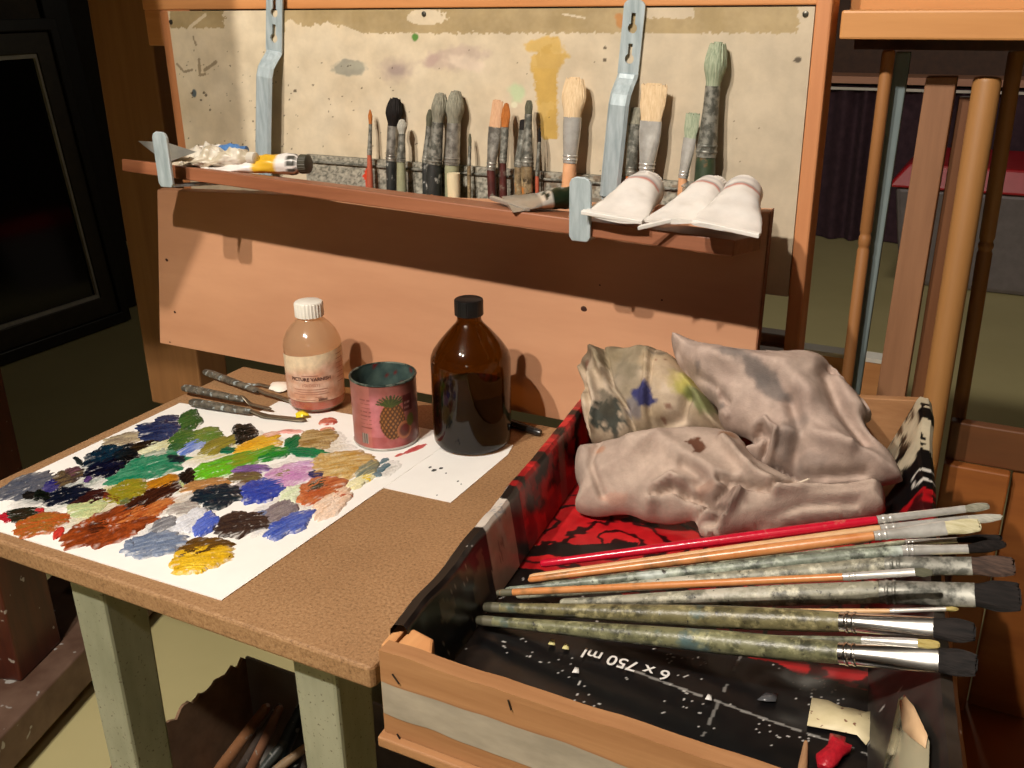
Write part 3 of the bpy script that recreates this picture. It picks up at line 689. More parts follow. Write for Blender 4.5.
def bracket(label, xb0, top, xw, lip, lipw, bend=None):
    # upright plate with keyhole slots on the board, arm under the plank, upturned lip
    bt = thing('shelf_bracket', label, 'bracket', (xb0[0], YB-.01, xb0[1]), 'steel shelf brackets')
    x0, z0 = xb0; x1, z1 = top; d = V((x1-x0, 0, z1-z0)); L = d.length; d.normalize(); s = V((d.z, 0, -d.x)); w = xw/2
    outl = [(-w, 0), (w, 0)]+[(w*cos(a), L+w*.6*sin(a)) for a in [pi*k/10 for k in range(11)]]
    def key(c): return [(w*.42*cos(a), c+w*.42*sin(a)) for a in [2*pi*k/16 for k in range(16)] if not (1.05 < a < 2.09)][::1] and \
        [(w*.42*cos(a+2.2), c+w*.42*sin(a+2.2)) for a in [1.83*pi*k/12 for k in range(13)]][:0] + \
        [(-w*.2, c+w*1.3), (-w*.2, c+w*.38)]+[(w*.44*cos(a), c+w*.44*sin(a)) for a in [radians(117+k*306/14) for k in range(15)]]+[(w*.2, c+w*.38), (w*.2, c+w*1.3)]
    vs, fs = plate(outl, [key(L-.020), key(L-.048)], .0022)
    def bendf(y):
        return -.007*(1-sstep(L-.075, L-.058, y))
    mb = MB(); mb.add([V((x0, YB-.0045, z0))+s*x+d*y+V((0, z+bendf(y), 0)) for x, y, z in vs], fs)
    # refine for the bend: rebuild as strips below the slotted head
    mb = MB()
    vs2, fs2 = plate([(-w, L-.062), (w, L-.062)]+[(w*cos(a), L+w*.6*sin(a)) for a in [pi*k/10 for k in range(11)]], [key(L-.020), key(L-.048)], .0022)
    mb.add([V((x0, YB-.0032, z0))+s*x+d*y+V((0, z, 0)) for x, y, z in vs2], fs2)
    prof = [(-w, 0), (-w*.72, -.0028), (w*.72, -.0028), (w, 0), (w*.96, .0012), (-w*.96, .0012)]
    rows = [0, .02, L-.09, L-.08, L-.072, L-.066, L-.062]; off = [.0185, .0185, .0175, .0145, .008, .002, 0]
    v3 = []; f3 = []
    for r, yy in zip(rows, off):
        for (a, b) in prof: v3.append(V((x0, YB-.0032-yy, z0))+s*a+d*r+V((0, b, 0)))
    n = len(prof)
    for i in range(len(rows)-1):
        for k in range(n): f3.append((i*n+k, i*n+(k+1) % n, (i+1)*n+(k+1) % n, (i+1)*n+k))
    f3 += [tuple(range(n)), tuple((len(rows)-1)*n+k for k in range(n))]
    mb.add(v3, f3); mb.build('upright', M_galv, bt, smooth=False)
    hk = MB(); hk.box((-w*.12, -.004, L-.006), (w*.12, 0, L+.03)); 
    lx, ly, lz0, lz1 = lip
    A0 = V((x0, YB-.0215, shn(x0)-.024)); A1 = V((lx, ly+.0008, shn(lx)-.0034)); sd = V((w*.8, 0, 0))
    mb = MB(); mb.hexa([A1-sd, A1+sd, A0+sd, A0-sd], [A1-sd+V((0, 0, .0024)), A1+sd+V((0, 0, .0024)), A0+sd+V((0, 0, .0024)), A0-sd+V((0, 0, .0024))])
    mb.hexa([A0-sd+V((0, 0, .0)), A0+sd, A0+sd+V((0, .003, 0)), A0-sd+V((0, .003, 0))], [V((x0, YB-.0215, z0+.01))-sd, V((x0, YB-.0215, z0+.01))+sd, V((x0, YB-.0185, z0+.01))+sd, V((x0, YB-.0185, z0+.01))-sd])
    mb.build('arm', M_galv, bt, smooth=False)
    lw = lipw/2; H = lz1-lz0; out = [(-lw, .004), (-lw+.003, 0), (lw-.003, 0), (lw, .004), (lw, H-.006), (lw-.002, H-.002), (lw-.006, H), (-lw+.006, H), (-lw+.002, H-.002), (-lw, H-.006)]
    mb = MB(); mb.prism([V((lx+a, ly-.0018, lz0+b)) for a, b in out], (0, .0036, 0))
    mb.build('lip', M_galv, bt, smooth=False, bevel=.0008)
    return bt
yLl = .766; l0 = PY(163, 186, yLl); l1 = PY(163, 132, yLl)
q0, q1 = PY(264, 160, YB-.020), PY(275, -6, YB-.003)
bracket('galvanised steel shelf bracket at the plank end with the crumpled tubes', (q0.x, q0.z), (q1.x, q1.z), .0235, (l0.x+.006, yLl, min(l0.z, shn(l0.x)-.004), l1.z), .0205)
yRl = .783; l0 = PY(579, 241, yRl); l1 = PY(583, 177, yRl)
q0, q1 = PY(613, 195, YB-.012), PY(635, 6, YB-.003)
bracket('galvanised steel shelf bracket beside the large white paint tubes', (q0.x, q0.z), (q1.x, q1.z), .0215, (l0.x+.001, yRl, min(l0.z, shn(l0.x)-.004), l1.z), .0205)

# ================================================================== paint brushes
def M_br(c1, c2, nm='bristle'):
    def one(sc): return mat(nm, C(*c1), C(*c2), rough=.75, scale=sc, detail=3, lo=.28, hi=.72, bump=.5, spec=.2)
    return (one((700, 700, 45)), one((45, 500, 500)))
BR = {'grey': M_br((110,108,94), (160,156,138), 'grey_bristle'), 'dark': M_br((16,14,13), (38,32,30), 'dark_bristle'), 'cream': M_br((206,176,136), (232,206,168), 'cream_bristle'),
      'orange': M_br((150,84,34), (190,116,56), 'sable_bristle'), 'greygreen': M_br((126,140,116), (176,182,156), 'pale_green_bristle'), 'yellow': M_br((150,130,70), (186,170,110), 'yellowed_bristle'),
      'pink': M_br((196,150,116), (216,176,140), 'beige_bristle'), 'ltgrey': M_br((150,148,138), (190,186,172), 'pale_grey_bristle'), 'olive': M_br((70,70,56), (100,98,80), 'olive_bristle'),
      'brownblk': M_br((40,34,32), (92,72,62), 'brown_black_bristle'), 'hog': M_br((170,160,120), (210,202,168), 'hog_bristle')}
def handle_mat(nm, c1, c2, speck=None, amt=.3, rough=.45, ss=150):
    M = NT(nm); b = M.b; b.inputs['Roughness'].default_value = rough
    tc = M.n('ShaderNodeTexCoord')
    def lay(scale, lo, hi, mul, seed, det=5):
        mp = M.n('ShaderNodeMapping'); mp.inputs['Scale'].default_value = scale; mp.inputs['Location'].default_value = (seed, seed*.7, seed*1.3)
        M.l(tc.outputs['Object'], mp.inputs['Vector'])
        n = M.n('ShaderNodeTexNoise', Scale=mul, Detail=float(det), Roughness=.65); M.l(mp.outputs[0], n.inputs['Vector'])
        r = M.n('ShaderNodeValToRGB'); r.color_ramp.elements[0].position = lo; r.color_ramp.elements[1].position = hi; M.l(n.outputs[0], r.inputs[0]); return r
    base = lay((1, 1, 1), .3, .7, 90, 0); base.color_ramp.elements[0].color = C(*c1); base.color_ramp.elements[1].color = C(*c2); out = base.outputs[0]
    if speck:
        rough_ = amt > .34
        sets = [((1, 1, 1), .56, .66, ss*.5, 3, speck)]
        if rough_:
            dk = tuple(int(v*.55) for v in c1); lt = tuple(min(235, int(v*1.25)+8) for v in c2)
            sets = [((1, 1, 1), .48, .64, 60, 5, dk), ((1, 1, 1), .52, .68, 110, 9, lt), ((1, 1, 1), .57, .64, ss*.35, 13, speck), ((1, 1, 1), .62, .68, 230, 21, (46, 42, 34))]
        for sc_, lo, hi, mul, sd, col in sets:
            r = lay(sc_, lo, hi, mul, sd); mx = M.n('ShaderNodeMix', data_type='RGBA')
            M.l(r.outputs[0], mx.inputs[0]); M.l(out, mx.inputs[6]); mx.inputs[7].default_value = C(*col); out = mx.outputs[2]
    M.l(out, b.inputs['Base Color'])
    nb = M.n('ShaderNodeTexNoise', Scale=260., Detail=5.); M.l(tc.outputs['Object'], nb.inputs['Vector'])
    bp = M.n('ShaderNodeBump', Strength=.25 if amt > .34 else .08, Distance=.002); M.l(nb.outputs[0], bp.inputs['Height']); M.l(bp.outputs[0], b.inputs['Normal'])
    return M.m
def brush(name, label, tip, bb, fb, hs, he, wt, wm, wb, wf, wh, whe, flat, bmat, fmat, hmat, up, group, tk=None, butt=None, fm=None, pointy=.5, coll=None):
    """tip, bristle base, ferrule base, handle swell, handle end (3d); widths in m; flat = thickness/width at the bristles"""
    T, B, FB, HS, HE = map(V, (tip, bb, fb, hs, he)); up = V(up)
    t = thing(name, label, 'paintbrush', HE, group)
    f_ = flat
    if he is not None:
        d = HE-FB; secs = [(FB+(T-FB)*.0, wf*.46, wf*.46)]
        for k, s in ((.02, .49), (.12, None), (.3, None), (.6, None), (.9, None), (.985, None)):
            w = s*wf if s else None
            if w is None:
                if k <= .3: w = (wf*.5+(wh*.5-wf*.5)*sstep(0, .2, k))
                else: w = wh*.5+(whe*.5-wh*.5)*sstep(.25, 1.0, k)
            secs.append((FB+d*k, w, w))
        secs.append((HE-d*.004, whe*.38, whe*.38)); secs.append((HE, whe*.12, whe*.12))
        h = MB().loft(secs, 22, up=up).build('handle', hmat, t)
        if butt:
            MB().loft([(HE-d*.055, whe*.535, whe*.535), (HE-d*.02, whe*.53, whe*.53), (HE-d*.002, whe*.42, whe*.42), (HE+d*.002, whe*.14, whe*.14)], 20, up=up).build('dipped_end', butt, h)
    if fmat:
        secs = []; d = B-FB; n = 10
        for i in range(n+1):
            k = i/n; w = (wf+(wb-wf)*sstep(0, .85, k))*.5; th = w*(1+(f_-1)*sstep(.1, 1, k))
            if flat < .9: th = wf*.5*(1-sstep(.05, 1, k))+wb*f_*.5*sstep(.05, 1, k)
            secs.append((FB+d*k, w, th))
        fe = MB().loft(secs, 28, up=up, sq=1.0)
        fo = fe.build('ferrule', fmat, t)
        cr = MB()
        L = d.length; dn = d.normalized()
        for k in (.08, .16):
            i = FB+d*k; w = secs[1][1]*1.05 if k < .1 else secs[2][1]*1.04
            th = secs[1][2]*1.05 if k < .1 else secs[2][2]*1.05
            cr.loft([(i-dn*L*.022, w*.97, th*.97), (i-dn*L*.01, w*1.03, th*1.03), (i+dn*L*.01, w*1.03, th*1.03), (i+dn*L*.022, w*.97, th*.97)], 28, up=up)
        cr.build('crimp', fmat, fo)
    if bmat:
        d = T-B; n = 14; sg = 48; rng = random.Random(hash(label) % 1000 if False else len(label)*7+int(wt*1e5)); ph = rng.random()*30
        secs = []
        for i in range(n+1):
            k = i/n
            w = (wb*.94+(wm-wb*.94)*sstep(0, .5, k)) if k < .5 else wm+(wt-wm)*((k-.5)/.5)**1.6
            th = w*f_
            if flat < .9: th = wb*f_*(1-.55*k)
            secs.append((B+d*(k*1.0-(.02 if i == 0 else 0)), w*.5, th*.5))
        dn = d.normalized(); L = d.length
        def jit(k, th, kk):
            r = 1+.10*k*noise.noise(V((kk*1.9+ph, k*2, 0)))+.05*(kk % 2)*sstep(.05, .5, k)
            return (r, dn*(L*.10*k*k*noise.noise(V((kk*.8+ph, 5, 1)))) )
        m_ = MB().loft(secs, sg, up=up, cap=True, jit=jit)
        m_.loft([(B+d*.2, secs[3][1]*.55, secs[3][2]*.55), (B+d*.8, secs[11][1]*.6, secs[11][2]*.6), (T+d*.05, wt*.3, wt*.3*max(f_*.6, .12))], 14, up=up)
        m_.build('bristles', bmat[0] if abs(dn.z) > .6 else bmat[1], t)
    return t

# --- brushes standing in the tray behind the plank
GS = 'brushes standing in the tray'
def stand(label, tip, bb, fb, hb, wt, wm, wb, wf, wh, flat, bm, fm_, hm, y0=.923, lean=.010, hz=.752):
    yT, yF = y0+lean, y0+.002
    FB = PY(*fb, yF); T = PY(*tip, yT); B = PY(*bb, yF+(yT-yF)*.55); HB = PY(*hb, y0)
    s = depth(FB)/F
    d = (HB-FB); k = (FB.z-hz)/max(1e-4, (FB.z-HB.z)); HE = FB+V((d.x*k*.8, (y0-.005)-FB.y, -(FB.z-hz))); HE.y = min(HE.y, .912)
    HS = HB
    return brush('paintbrush', label, T, B, FB, HS, HE, wt*s, wm*s, wb*s, wf*s, wh*s, wh*s*.6, flat, bm, fm_, hm, (0, -1, 0), GS)
H_red = handle_mat('red_brown_handle', (160,74,52), (184,96,70)); H_dark = handle_mat('dark_spotted_handle', (30,32,32), (54,56,54), (190,190,184), .33)
H_pgreen = handle_mat('pale_green_handle', (136,138,108), (160,160,130)); H_mar = handle_mat('maroon_handle', (66,30,28), (92,44,38), (120,110,100), .34)
H_sal = handle_mat('salmon_wood_handle', (214,156,112), (230,176,132)); H_or = handle_mat('orange_wood_handle', (196,104,50), (216,126,66)); H_grn = handle_mat('deep_green_handle', (36,52,38), (64,78,54), (120,90,60), .33)
H_multi = handle_mat('paint_smeared_handle', (120,100,72), (150,132,100), (196,120,50), .4)
stand('tiny slim brush with orange point and red handle, alone beside the dark round one', (370,110), (370.5,124), (369.5,155), (370,184), 1, 4.2, 3.6, 5, 7.5, 1, BR['orange'], M_dkferr, H_red)
stand('round brush with full dark brown-black head, behind the small grey round brush', (395,99), (393,126), (391,161), (391,186), 9, 16, 11, 10.5, 9, 1, BR['dark'], M_oldsilver, H_dark, .925)
stand('small round brush with blunt pale grey head and pale green handle', (402,120), (402,134), (401,162), (401,186), 5, 9.5, 7, 9, 11, 1, BR['ltgrey'], M_dkferr, H_pgreen, .917)
stand('thin stained brush against the taller grey round brushes', (430,110), (429,126), (426,163), (426,188), 3, 6.5, 6, 8.5, 7, 1, BR['olive'], M_dkferr, H_dark, .924)
stand('big round brush with grey tip and black white-speckled handle', (441,94), (438,122), (434,164), (433,188), 9, 15.5, 12, 16, 16, 1, BR['grey'], M_dkferr, H_dark, .918)
stand('tallest big round brush with grey tip, beside the cream handle stub', (456,92), (454,123), (452,165), (451,189), 9, 18, 14, 15, 12, 1, BR['grey'], M_oldsilver, H_pgreen, .923)
stand('very thin grey brush standing alone with green-black point', (470,134), (470,146), (469,166), (469,188), 1, 3, 3.2, 4, 3.5, 1, BR['olive'], M_dkferr, H_multi, .924)
stand('flat brush with worn beige bristles beside the orange filbert', (498,101), (495,127), (491,170), (492,192), 11, 12, 14, 9, 8.5, .35, BR['pink'], M_oldsilver, H_mar, .923)
stand('filbert brush with orange bristles and maroon handle', (506.5,104), (505,127), (503,163), (503,194), 4, 9.5, 8.5, 7, 8.5, .6, BR['orange'], M_dkferr, H_mar, .917)
stand('dark filbert with olive tip in front of the yellow drip stain', (529,101), (528.5,114), (527,166), (527,194), 5, 8, 8, 12, 11, .7, BR['olive'], M_dkferr, H_multi, .918)
stand('short dark flat brush tucked against the olive filbert', (523,120), (522.5,130), (519,167), (519,192), 6, 7, 8, 10, 8, .4, BR['dark'], M_dkferr, H_multi, .925)
stand('thin dark pencil brush right beside the olive filbert', (539.5,128), (539.5,142), (537,176), (537,194), 1, 3, 3.5, 4, 4, 1, BR['dark'], M_dkferr, H_red, .922)
stand('big round brush with cream bristles below the yellow stain', (575,79), (572.5,117), (570,163), (568,190), 17, 24.5, 19, 14, 15.5, .8, BR['cream'], M_silver, H_sal, .920)
stand('flat brush mostly hidden behind the steel bracket upright', (636,108), (634,124), (631,176), (630,200), 10, 11, 12, 11, 9, .4, BR['grey'], M_dkferr, H_or, .927)
stand('wide flat brush with straight cream bristles and orange handle', (654.5,85), (651,121), (646.5,172), (645.5,192), 26, 25, 23, 15, 15.5, .3, BR['cream'], M_silver, H_or, .921)
stand('small flat brush with grey-green bristles and salmon handle', (693,114), (690,138), (683,178), (682,200), 14, 14, 13, 9.5, 11.5, .35, BR['greygreen'], M_silver, H_sal, .916)
stand('largest round brush with pale green head and deep green handle', (718,44), (713,86), (706,157), (704,190), 14, 21, 15, 20, 22, 1, BR['greygreen'], M_dkferr, H_grn, .924)
q = PY(455, 186, .912); sb = MB().loft([(V((q.x, .908, .80)), .0050, .0050), (V((q.x, .9095, PY(455, 176, .909).z)), .0072, .0072), (V((q.x, .9095, PY(455, 173.5, .909).z)), .0070, .0070)], 24, up=(0, -1, 0))
o = sb.build('wooden_peg', mat('cream_wood', C(214,198,160), C(228,214,180), rough=.55, scale=(100, 100, 20)))
tag(o, 'cream handle stub standing before the tallest grey round brush', 'peg')

# ================================================================== paint tubes on the plank
def tube(label, crimp0, crimp1, cap, r, capc, band, group, body=(230,226,220), crumple=.0, capl=.012, neck=True, metal=0., ctf=.0015, rough=.35, belly=1.0):
    c0, c1, cp = map(V, (crimp0, crimp1, cap)); mid = (c0+c1)/2; d = cp-mid; L = d.length; dn = d.normalized()
    side = (c1-c0).normalized(); up = side.cross(dn).normalized()
    if up.z < 0: up = -up
    t = thing('paint_tube', label, 'paint tube', mid.lerp(cp, .5)-V((0, 0, r)), group)
    hw = (c1-c0).length/2; secs = []; n = 26
    Lb = L-capl-.006
    for i in range(n+1):
        k = i/n; s = sstep(.03, .95, k); a = hw+(r-hw)*s; b = ctf+(r*belly-ctf)*(s**.95)
        secs.append((mid+dn*Lb*k, a, b))
    secs.append((mid+dn*(Lb+.002), r*.93, r*.93)); secs.append((mid+dn*(Lb+.006), r*.45, r*.45)); secs.append((mid+dn*(Lb+.008), r*.42, r*.42))
    sd = random.random()*40
    def jit(k, th, kk):
        x = k*7
        dd = crumple*(fbm(x+sd, cos(th)*1.2, sin(th)*1.2, 3))*min(1, k*6)*(1-sstep(.8, .95, k))
        if r > .015: dd += .0018*fbm(k*2.2+sd, cos(th)*.7, sin(th)*.7, 2)*(1-sstep(.8, .95, k))
        return (1, up*dd*abs(sin(th))+side*dd*.5*cos(th))
    secs[0] = (mid, hw, ctf)
    def colf(k, a):
        return band(k, a) if band(k, a) else lc(*body)
    mb = MB().loft(secs, 48, up=up, jit=jit, colf=colf)
    mb.build('tube_body', vcm('tube_foil' if metal else 'tube_enamel', rough=rough, scale=(30, 30, 30), metal=metal, coat=.0), t, angle=55)
    fold = MB(); fold.hexa([c0-up*.0013-dn*.0006, c1-up*.0013-dn*.0006, c1-up*.0013+dn*.005, c0-up*.0013+dn*.005], [c0+up*.0022-dn*.0006, c1+up*.0022-dn*.0006, c1+up*.0022+dn*.005, c0+up*.0022+dn*.005])
    fold.build('crimped_end', mat('crimp_'+str(len(label)), C(*body), C(*body), rough=.4, metal=metal*.8), t, smooth=False, bevel=.0006)
    rc = r*.62 if neck else r*.9
    MB().lathe([(rc*.9, 0), (rc, .001), (rc*.96, capl*.95), (rc*.85, capl), (0, capl)], mid+dn*(L-capl), 60, axis=dn, wob=lambda th, i: 1+.05*(cos(24*th) > 0)).build('cap', mat('cap_'+str(len(label)), C(*capc), rough=.45), t)
    return t
def sp(x, y, yy, dz=0):      # point standing at depth yy
    q = PY(x, y, yy); return q
GT = 'large white paint tubes'
def on_plank(x, yy, h): return V((x, yy, shn(x)+.0165+h))
def wt(c0p, c1p, ycr, capx, capy, r, lab, seed):
    c0, c1 = PY(*c0p, ycr), PY(*c1p, ycr+ .0)
    return c0, c1
def bandw(k, a, red=True):
    if .70 < k < .82 and .05 < a < .45:
        if .715 < k < .73: return lc(196,120,106)
        if .755 < k < .765: return lc(180,176,176)
    if .86 < k < .885: return lc(206,200,196)
    return None
def mk_white(lab, p0, y0, p1, y1, pc, yc, r):
    c0, c1, cp = PY(*p0, y0), PY(*p1, y1), PY(*pc, yc)
    return tube(lab, c0, c1, cp, r, (226,220,212), bandw, GT, crumple=.0012, ctf=.0024, belly=.92)
mk_white('large white paint tube with folded end, next to the bracket lip', (581, 213), .770, (642, 223), .772, (652, 184), .872, .0185)
mk_white('large white paint tube lying askew between the two others', (638, 229), .758, (703, 214), .790, (718, 186), .870, .0160)
mk_white('large white paint tube at the plank end, wide end toward the viewer', (692, 222), .756, (759, 237), .756, (746, 187), .864, .0172)
def bandy(k, a):
    if .50 < k < .80: return lc(222,176,46) if .54 < k < .74 else None
    if k > .84 and (a*9) % 1 > .3 and k < .95: return lc(70,70,64)
    return None
GL = 'small used paint tubes'
tube('white paint tube with yellow label band and dark cap', PY(200, 158, .842), PY(206, 171, .812), PY(309, 164, .852), .0112, (64,62,50), bandy, GL, crumple=.003, capl=.010, neck=False)
tube('crumpled empty white paint tube squeezed flat beside the bracket lip', PY(174, 150, .846), PY(180, 164, .808), PY(256, 158, .832), .0100, (206,200,186), lambda k, a: lc(196,184,160) if fbm(k*9, a*5, 2, 3) > .05 else None, GL, body=(222,214,198), crumple=.012, capl=.010)
tube('blue and white paint tube behind the crumpled white one', PY(200, 147, .868), PY(203, 156, .856), PY(247, 150, .868), .0072, (70,110,160), lambda k, a: lc(84,128,184) if k > .45 else None, GL, crumple=.003, capl=.008)
def bandg(k, a):
    if .42 < k < .62: return lc(226,222,212) if not (.46 < k < .58 and .1 < a < .4 and fbm(k*40, a*14, 1, 3) > 0) else lc(40,52,40)
    if k >= .62: return lc(38,52,34)
    return None
tube('half-used silver paint tube with white and dark green label', PS_(490, 198.5, .0145), PS_(525, 210.5, .0145), PS_(590, 195, .0215), .0105, (30,34,28), bandg, GL, body=(176,168,156), crumple=.0015, metal=.5, rough=.3)
# scraper blade behind the left lip
b0, b1, b2, b3 = PY(138, 141, .80), PY(166, 142.5, .80), PY(196, 152, .815), PY(166, 163, .80)
sc = MB().prism([b0, b3, b2, b1], (0, .0009, 0)).build('scraper_blade', mat('steel_blade', C(150,150,146), C(176,174,168), rough=.3, metal=.5), smooth=False)
tag(sc, 'pointed steel scraper blade poking out behind the bracket lip', 'scraper')
# clear plastic box behind the white tubes
M_cl = thin_glass('clear_plastic', C(225,228,226), .1, body=C(200,200,190), amt=.25)
q0, q1 = PY(690, 180, .895), PY(748, 196, .895)
mb = MB(); zb_ = shn(q0.x)+.0168; mb.box((q0.x, .872, zb_), (q1.x, .895, q0.z-.003))
o = mb.build('plastic_box', M_cl, smooth=False, bevel=.001); tag(o, 'clear plastic box behind the white tubes at the plank end', 'box')
MB().box((q0.x-.001, .871, q0.z-.0028), (q1.x+.001, .896, q0.z-.0008)).build('lid', M_cl, o, smooth=False, bevel=.0006)

# ================================================================== wooden wine crate with printed lining
CZ0, CZ1 = .7225, .780
FLc, FRc, BLc, BRc = V((-.296, .390, 0)), V((.020, .390, 0)), V((-.341, .822, 0)), V((-.048, .872, 0))
crate = thing('wine_crate', 'shallow open wooden wine crate lined with black and red printed card, holding rags and brushes', 'crate', (-.15, .6, .708))
M_cratew = wood('pale_crate_wood', C(146,100,62), C(172,126,84), 'x', 1.4, rough=.65, bump=.3)
M_cratewy = wood('pale_crate_wood_side', C(186,126,78), C(212,156,102), 'y', 1.4, rough=.65, bump=.3)
def wallbox(a, b, t, z0, z1a, z1b=None):   # wall from a to b, thickness t to the left of a->b
    z1b = z1a if z1b is None else z1b
    d = (b-a).normalized(); nrm = V((-d.y, d.x, 0))*t; mb = MB()
    Z = lambda p, z: V((p.x, p.y, z))
    return mb.hexa([Z(a, z0), Z(b, z0), Z(b+nrm, z0), Z(a+nrm, z0)], [Z(a, z1a), Z(b, z1b), Z(b+nrm, z1b), Z(a+nrm, z1a)])
fp = MB(); n = 40; vs = []; 
fp.grid(lambda u, w: V((FLc.x+(FRc.x-FLc.x)*u, FLc.y-.0005, CZ0-.004+(CZ1-.001+.0012*fbm(u*9, 1, 4, 3)-CZ0+.004)*w)), n, 1)
fp.grid(lambda u, w: V((FLc.x+(FRc.x-FLc.x)*u, FLc.y-.0005+.011*w, CZ1-.001+.0012*fbm(u*9, 1, 4, 3))), n, 1)
fp.grid(lambda u, w: V((FLc.x+(FRc.x-FLc.x)*u, FLc.y+.0105, CZ1-.001+.0012*fbm(u*9, 1, 4, 3)+(CZ0-.004-CZ1)*w)), n, 1)
fp.build('front_board', M_cratew, crate, smooth=False)
wallbox(V((BLc.x+.012, BLc.y, 0)), V((BRc.x, BRc.y, 0)), .009, CZ0-.004, CZ1+.006, CZ1+.022).build('back_board', M_cratew, crate, smooth=False, bevel=.001)
wallbox(V((FLc.x+.001, FLc.y+.0106, 0)), BLc, .007, CZ0-.004, CZ1-.006).build('end_board', M_cratewy, crate, smooth=False, bevel=.001)
wallbox(V((BRc.x+.004, BRc.y, 0)), V((FRc.x+.004, FRc.y+.011, 0)), .006, CZ0-.004, CZ1-.014, CZ1-.014).build('end_board', M_cratewy, crate, smooth=False, bevel=.001)
bb = MB(); bb.prism([V((FLc.x-.002, FLc.y-.006, .7105)), V((FRc.x+.004, FRc.y-.006, .7105)), V((BRc.x+.008, BRc.y+.008, .7105)), V((BLc.x-.004, BLc.y+.008, .7105))], (0, 0, .0075))
bb.build('base_board', M_cratew, crate, smooth=False, bevel=.0012)
# corner post of torn wood at the front
cp_ = MB(); cp_.prism([V((FLc.x+.004, FLc.y+.011, .719)), V((FLc.x+.030, FLc.y+.011, .719)), V((FLc.x+.022, FLc.y+.026, .719)), V((FLc.x+.004, FLc.y+.030, .719))], (0, 0, .058))
cp_.build('corner_block', M_cratewy, crate, smooth=False, bevel=.002)
# grey tape on the front
M_tape = mat('grey_tape', C(140,131,117), C(164,153,137), rough=.4, scale=(20, 20, 60), bump=.1)
tp = MB(); tp.grid(lambda u, w: V((FLc.x+.0006+(FRc.x-FLc.x-.002)*u, FLc.y-.0011, .7335+.0235*w+.0022*fbm(u*7, w, 2, 2)+(.0025*u if w > .5 else -.002*u))), 60, 2)
tp.build('packing_tape', M_tape, crate, smooth=False)
st = MB()
for (x, y, dx, dy) in ((392, 674, 7, 10), (397, 734, 6, 11), (508, 700, 3, 10), (388, 737, 0, 12)):
    a_, b_ = PY(x, y, FLc.y-.0014), PY(x+dx, y+dy, FLc.y-.0014); st.loft([(a_, .0006, .0005), (b_, .0006, .0005)], 6)
st.build('staple', mat('dark_staple', C(42,30,24), rough=.5), crate)

M_lin = vcm('printed_card', rough=.28, scale=(60, 60, 60), spec=.5)
RED, RED2, BLK, DRK = lc(168,20,28), lc(204,36,40), lc(15,14,15), lc(60,14,16)
def specks(x, y, k=.40):
    x, y = .83*x-.56*y+.006*noise.noise(V((x*70, y*70, 1))), .56*x+.83*y+.006*noise.noise(V((x*70, y*70, 5)))
    return noise.noise(V((x*470, y*470, 3.1))) > k+.09 and noise.noise(V((x*38, y*38, 9))) > .10
def rosecol(x, y):
    # crumpled rose print in world mm
    cx, cy = ROSE; dx, dy = (x-cx)*1000, (y-cy)*1000
    r = hypot(dx, dy); a = atan2(dy, dx)
    n = fbm(dx*.03, dy*.03, 6, 4)
    s = sin(2.0*a+r*.22+5*n+1.5*sin(3*a)) if r < 95 else sin(r*.1+6*n)
    c = mixc(RED2, RED, .5+n)
    if s > .55: c = mixc(c, lc(40,12,14), sstep(.55, .8, s))
    if r < 7: c = mixc(c, lc(30,10,12), .7)
    return c
ROSE = PZ(607, 549, CZ0+.003).xy
def floorcol(u, w, p):
    x, y = p.x, p.y
    # border between the black front half and the red print
    yb = .585-.034*sstep(-.16, -.12, x)
    bord = yb+.012*fbm(x*18, 2, 5, 3)
    if y > bord:
        c = rosecol(x, y)
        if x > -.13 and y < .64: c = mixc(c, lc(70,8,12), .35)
        if abs((y-bord)-.026-(x+.30)*.5) < .009 and x < -.23: c = BLK
    else:
        c = BLK
        if specks(x, y, .42): c = lc(196,192,186)
        if abs(x+.118) < .0009 and fbm(y*60, 3, 1, 2) > -.1 and y < .56: c = mixc(c, lc(170,166,160), .4)
        yl = .505-(x+.2)*.07
        if abs(y-yl) < .0009 and x > -.19 and fbm(x*50, 1, 1, 2) > -.25: c = mixc(c, lc(190,186,180), .45)
    return c
def quad(u, w):
    a = FLc.lerp(FRc, u); b = BLc.lerp(BRc, u); return a.lerp(b, w)
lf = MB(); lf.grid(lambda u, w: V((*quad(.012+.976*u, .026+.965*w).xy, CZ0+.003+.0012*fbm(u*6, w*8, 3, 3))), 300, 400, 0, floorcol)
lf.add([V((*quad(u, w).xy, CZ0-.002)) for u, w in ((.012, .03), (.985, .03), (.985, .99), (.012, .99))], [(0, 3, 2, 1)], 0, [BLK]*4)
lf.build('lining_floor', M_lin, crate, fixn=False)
def leftcol(u, w, p):
    y = p.y; x, yy = px(p); n = fbm(y*40, p.z*60, 4, 4)
    wl0, wl1 = .537, .583
    if y < wl0:
        c = BLK
        if specks(y, p.z, .45): c = lc(190,186,180)
        if w > .62 and .455 < y < .528 and fbm(y*26, p.z*40, 8, 3) > .10: c = lc(112,102,84)
    elif y < wl1:
        c = mixc(lc(214,204,192), lc(196,184,172), .5+n)
        if w > .6 and .552 < y < .562 and .745 < p.z < .765 and noise.noise(V((y*900, p.z*500, 1))) > .05: c = lc(150,140,132)
        if w < .6 and .556 < y < .574 and noise.noise(V((y*400, p.x*500, 1))) > .2: c = lc(160,158,160)
    elif y < .605: c = BLK
    else:
        c = mixc(RED, lc(120,14,20), .5+n)
        if n > .13 and w < .85: c = BLK if n > .2 else DRK
        if n < -.25: c = RED2
        if abs(y-.70-.2*(p.z-.75)) < .008 and w > .5: c = mixc(c, lc(150,120,112), .6)
        if y > .79: c = BLK
    return c
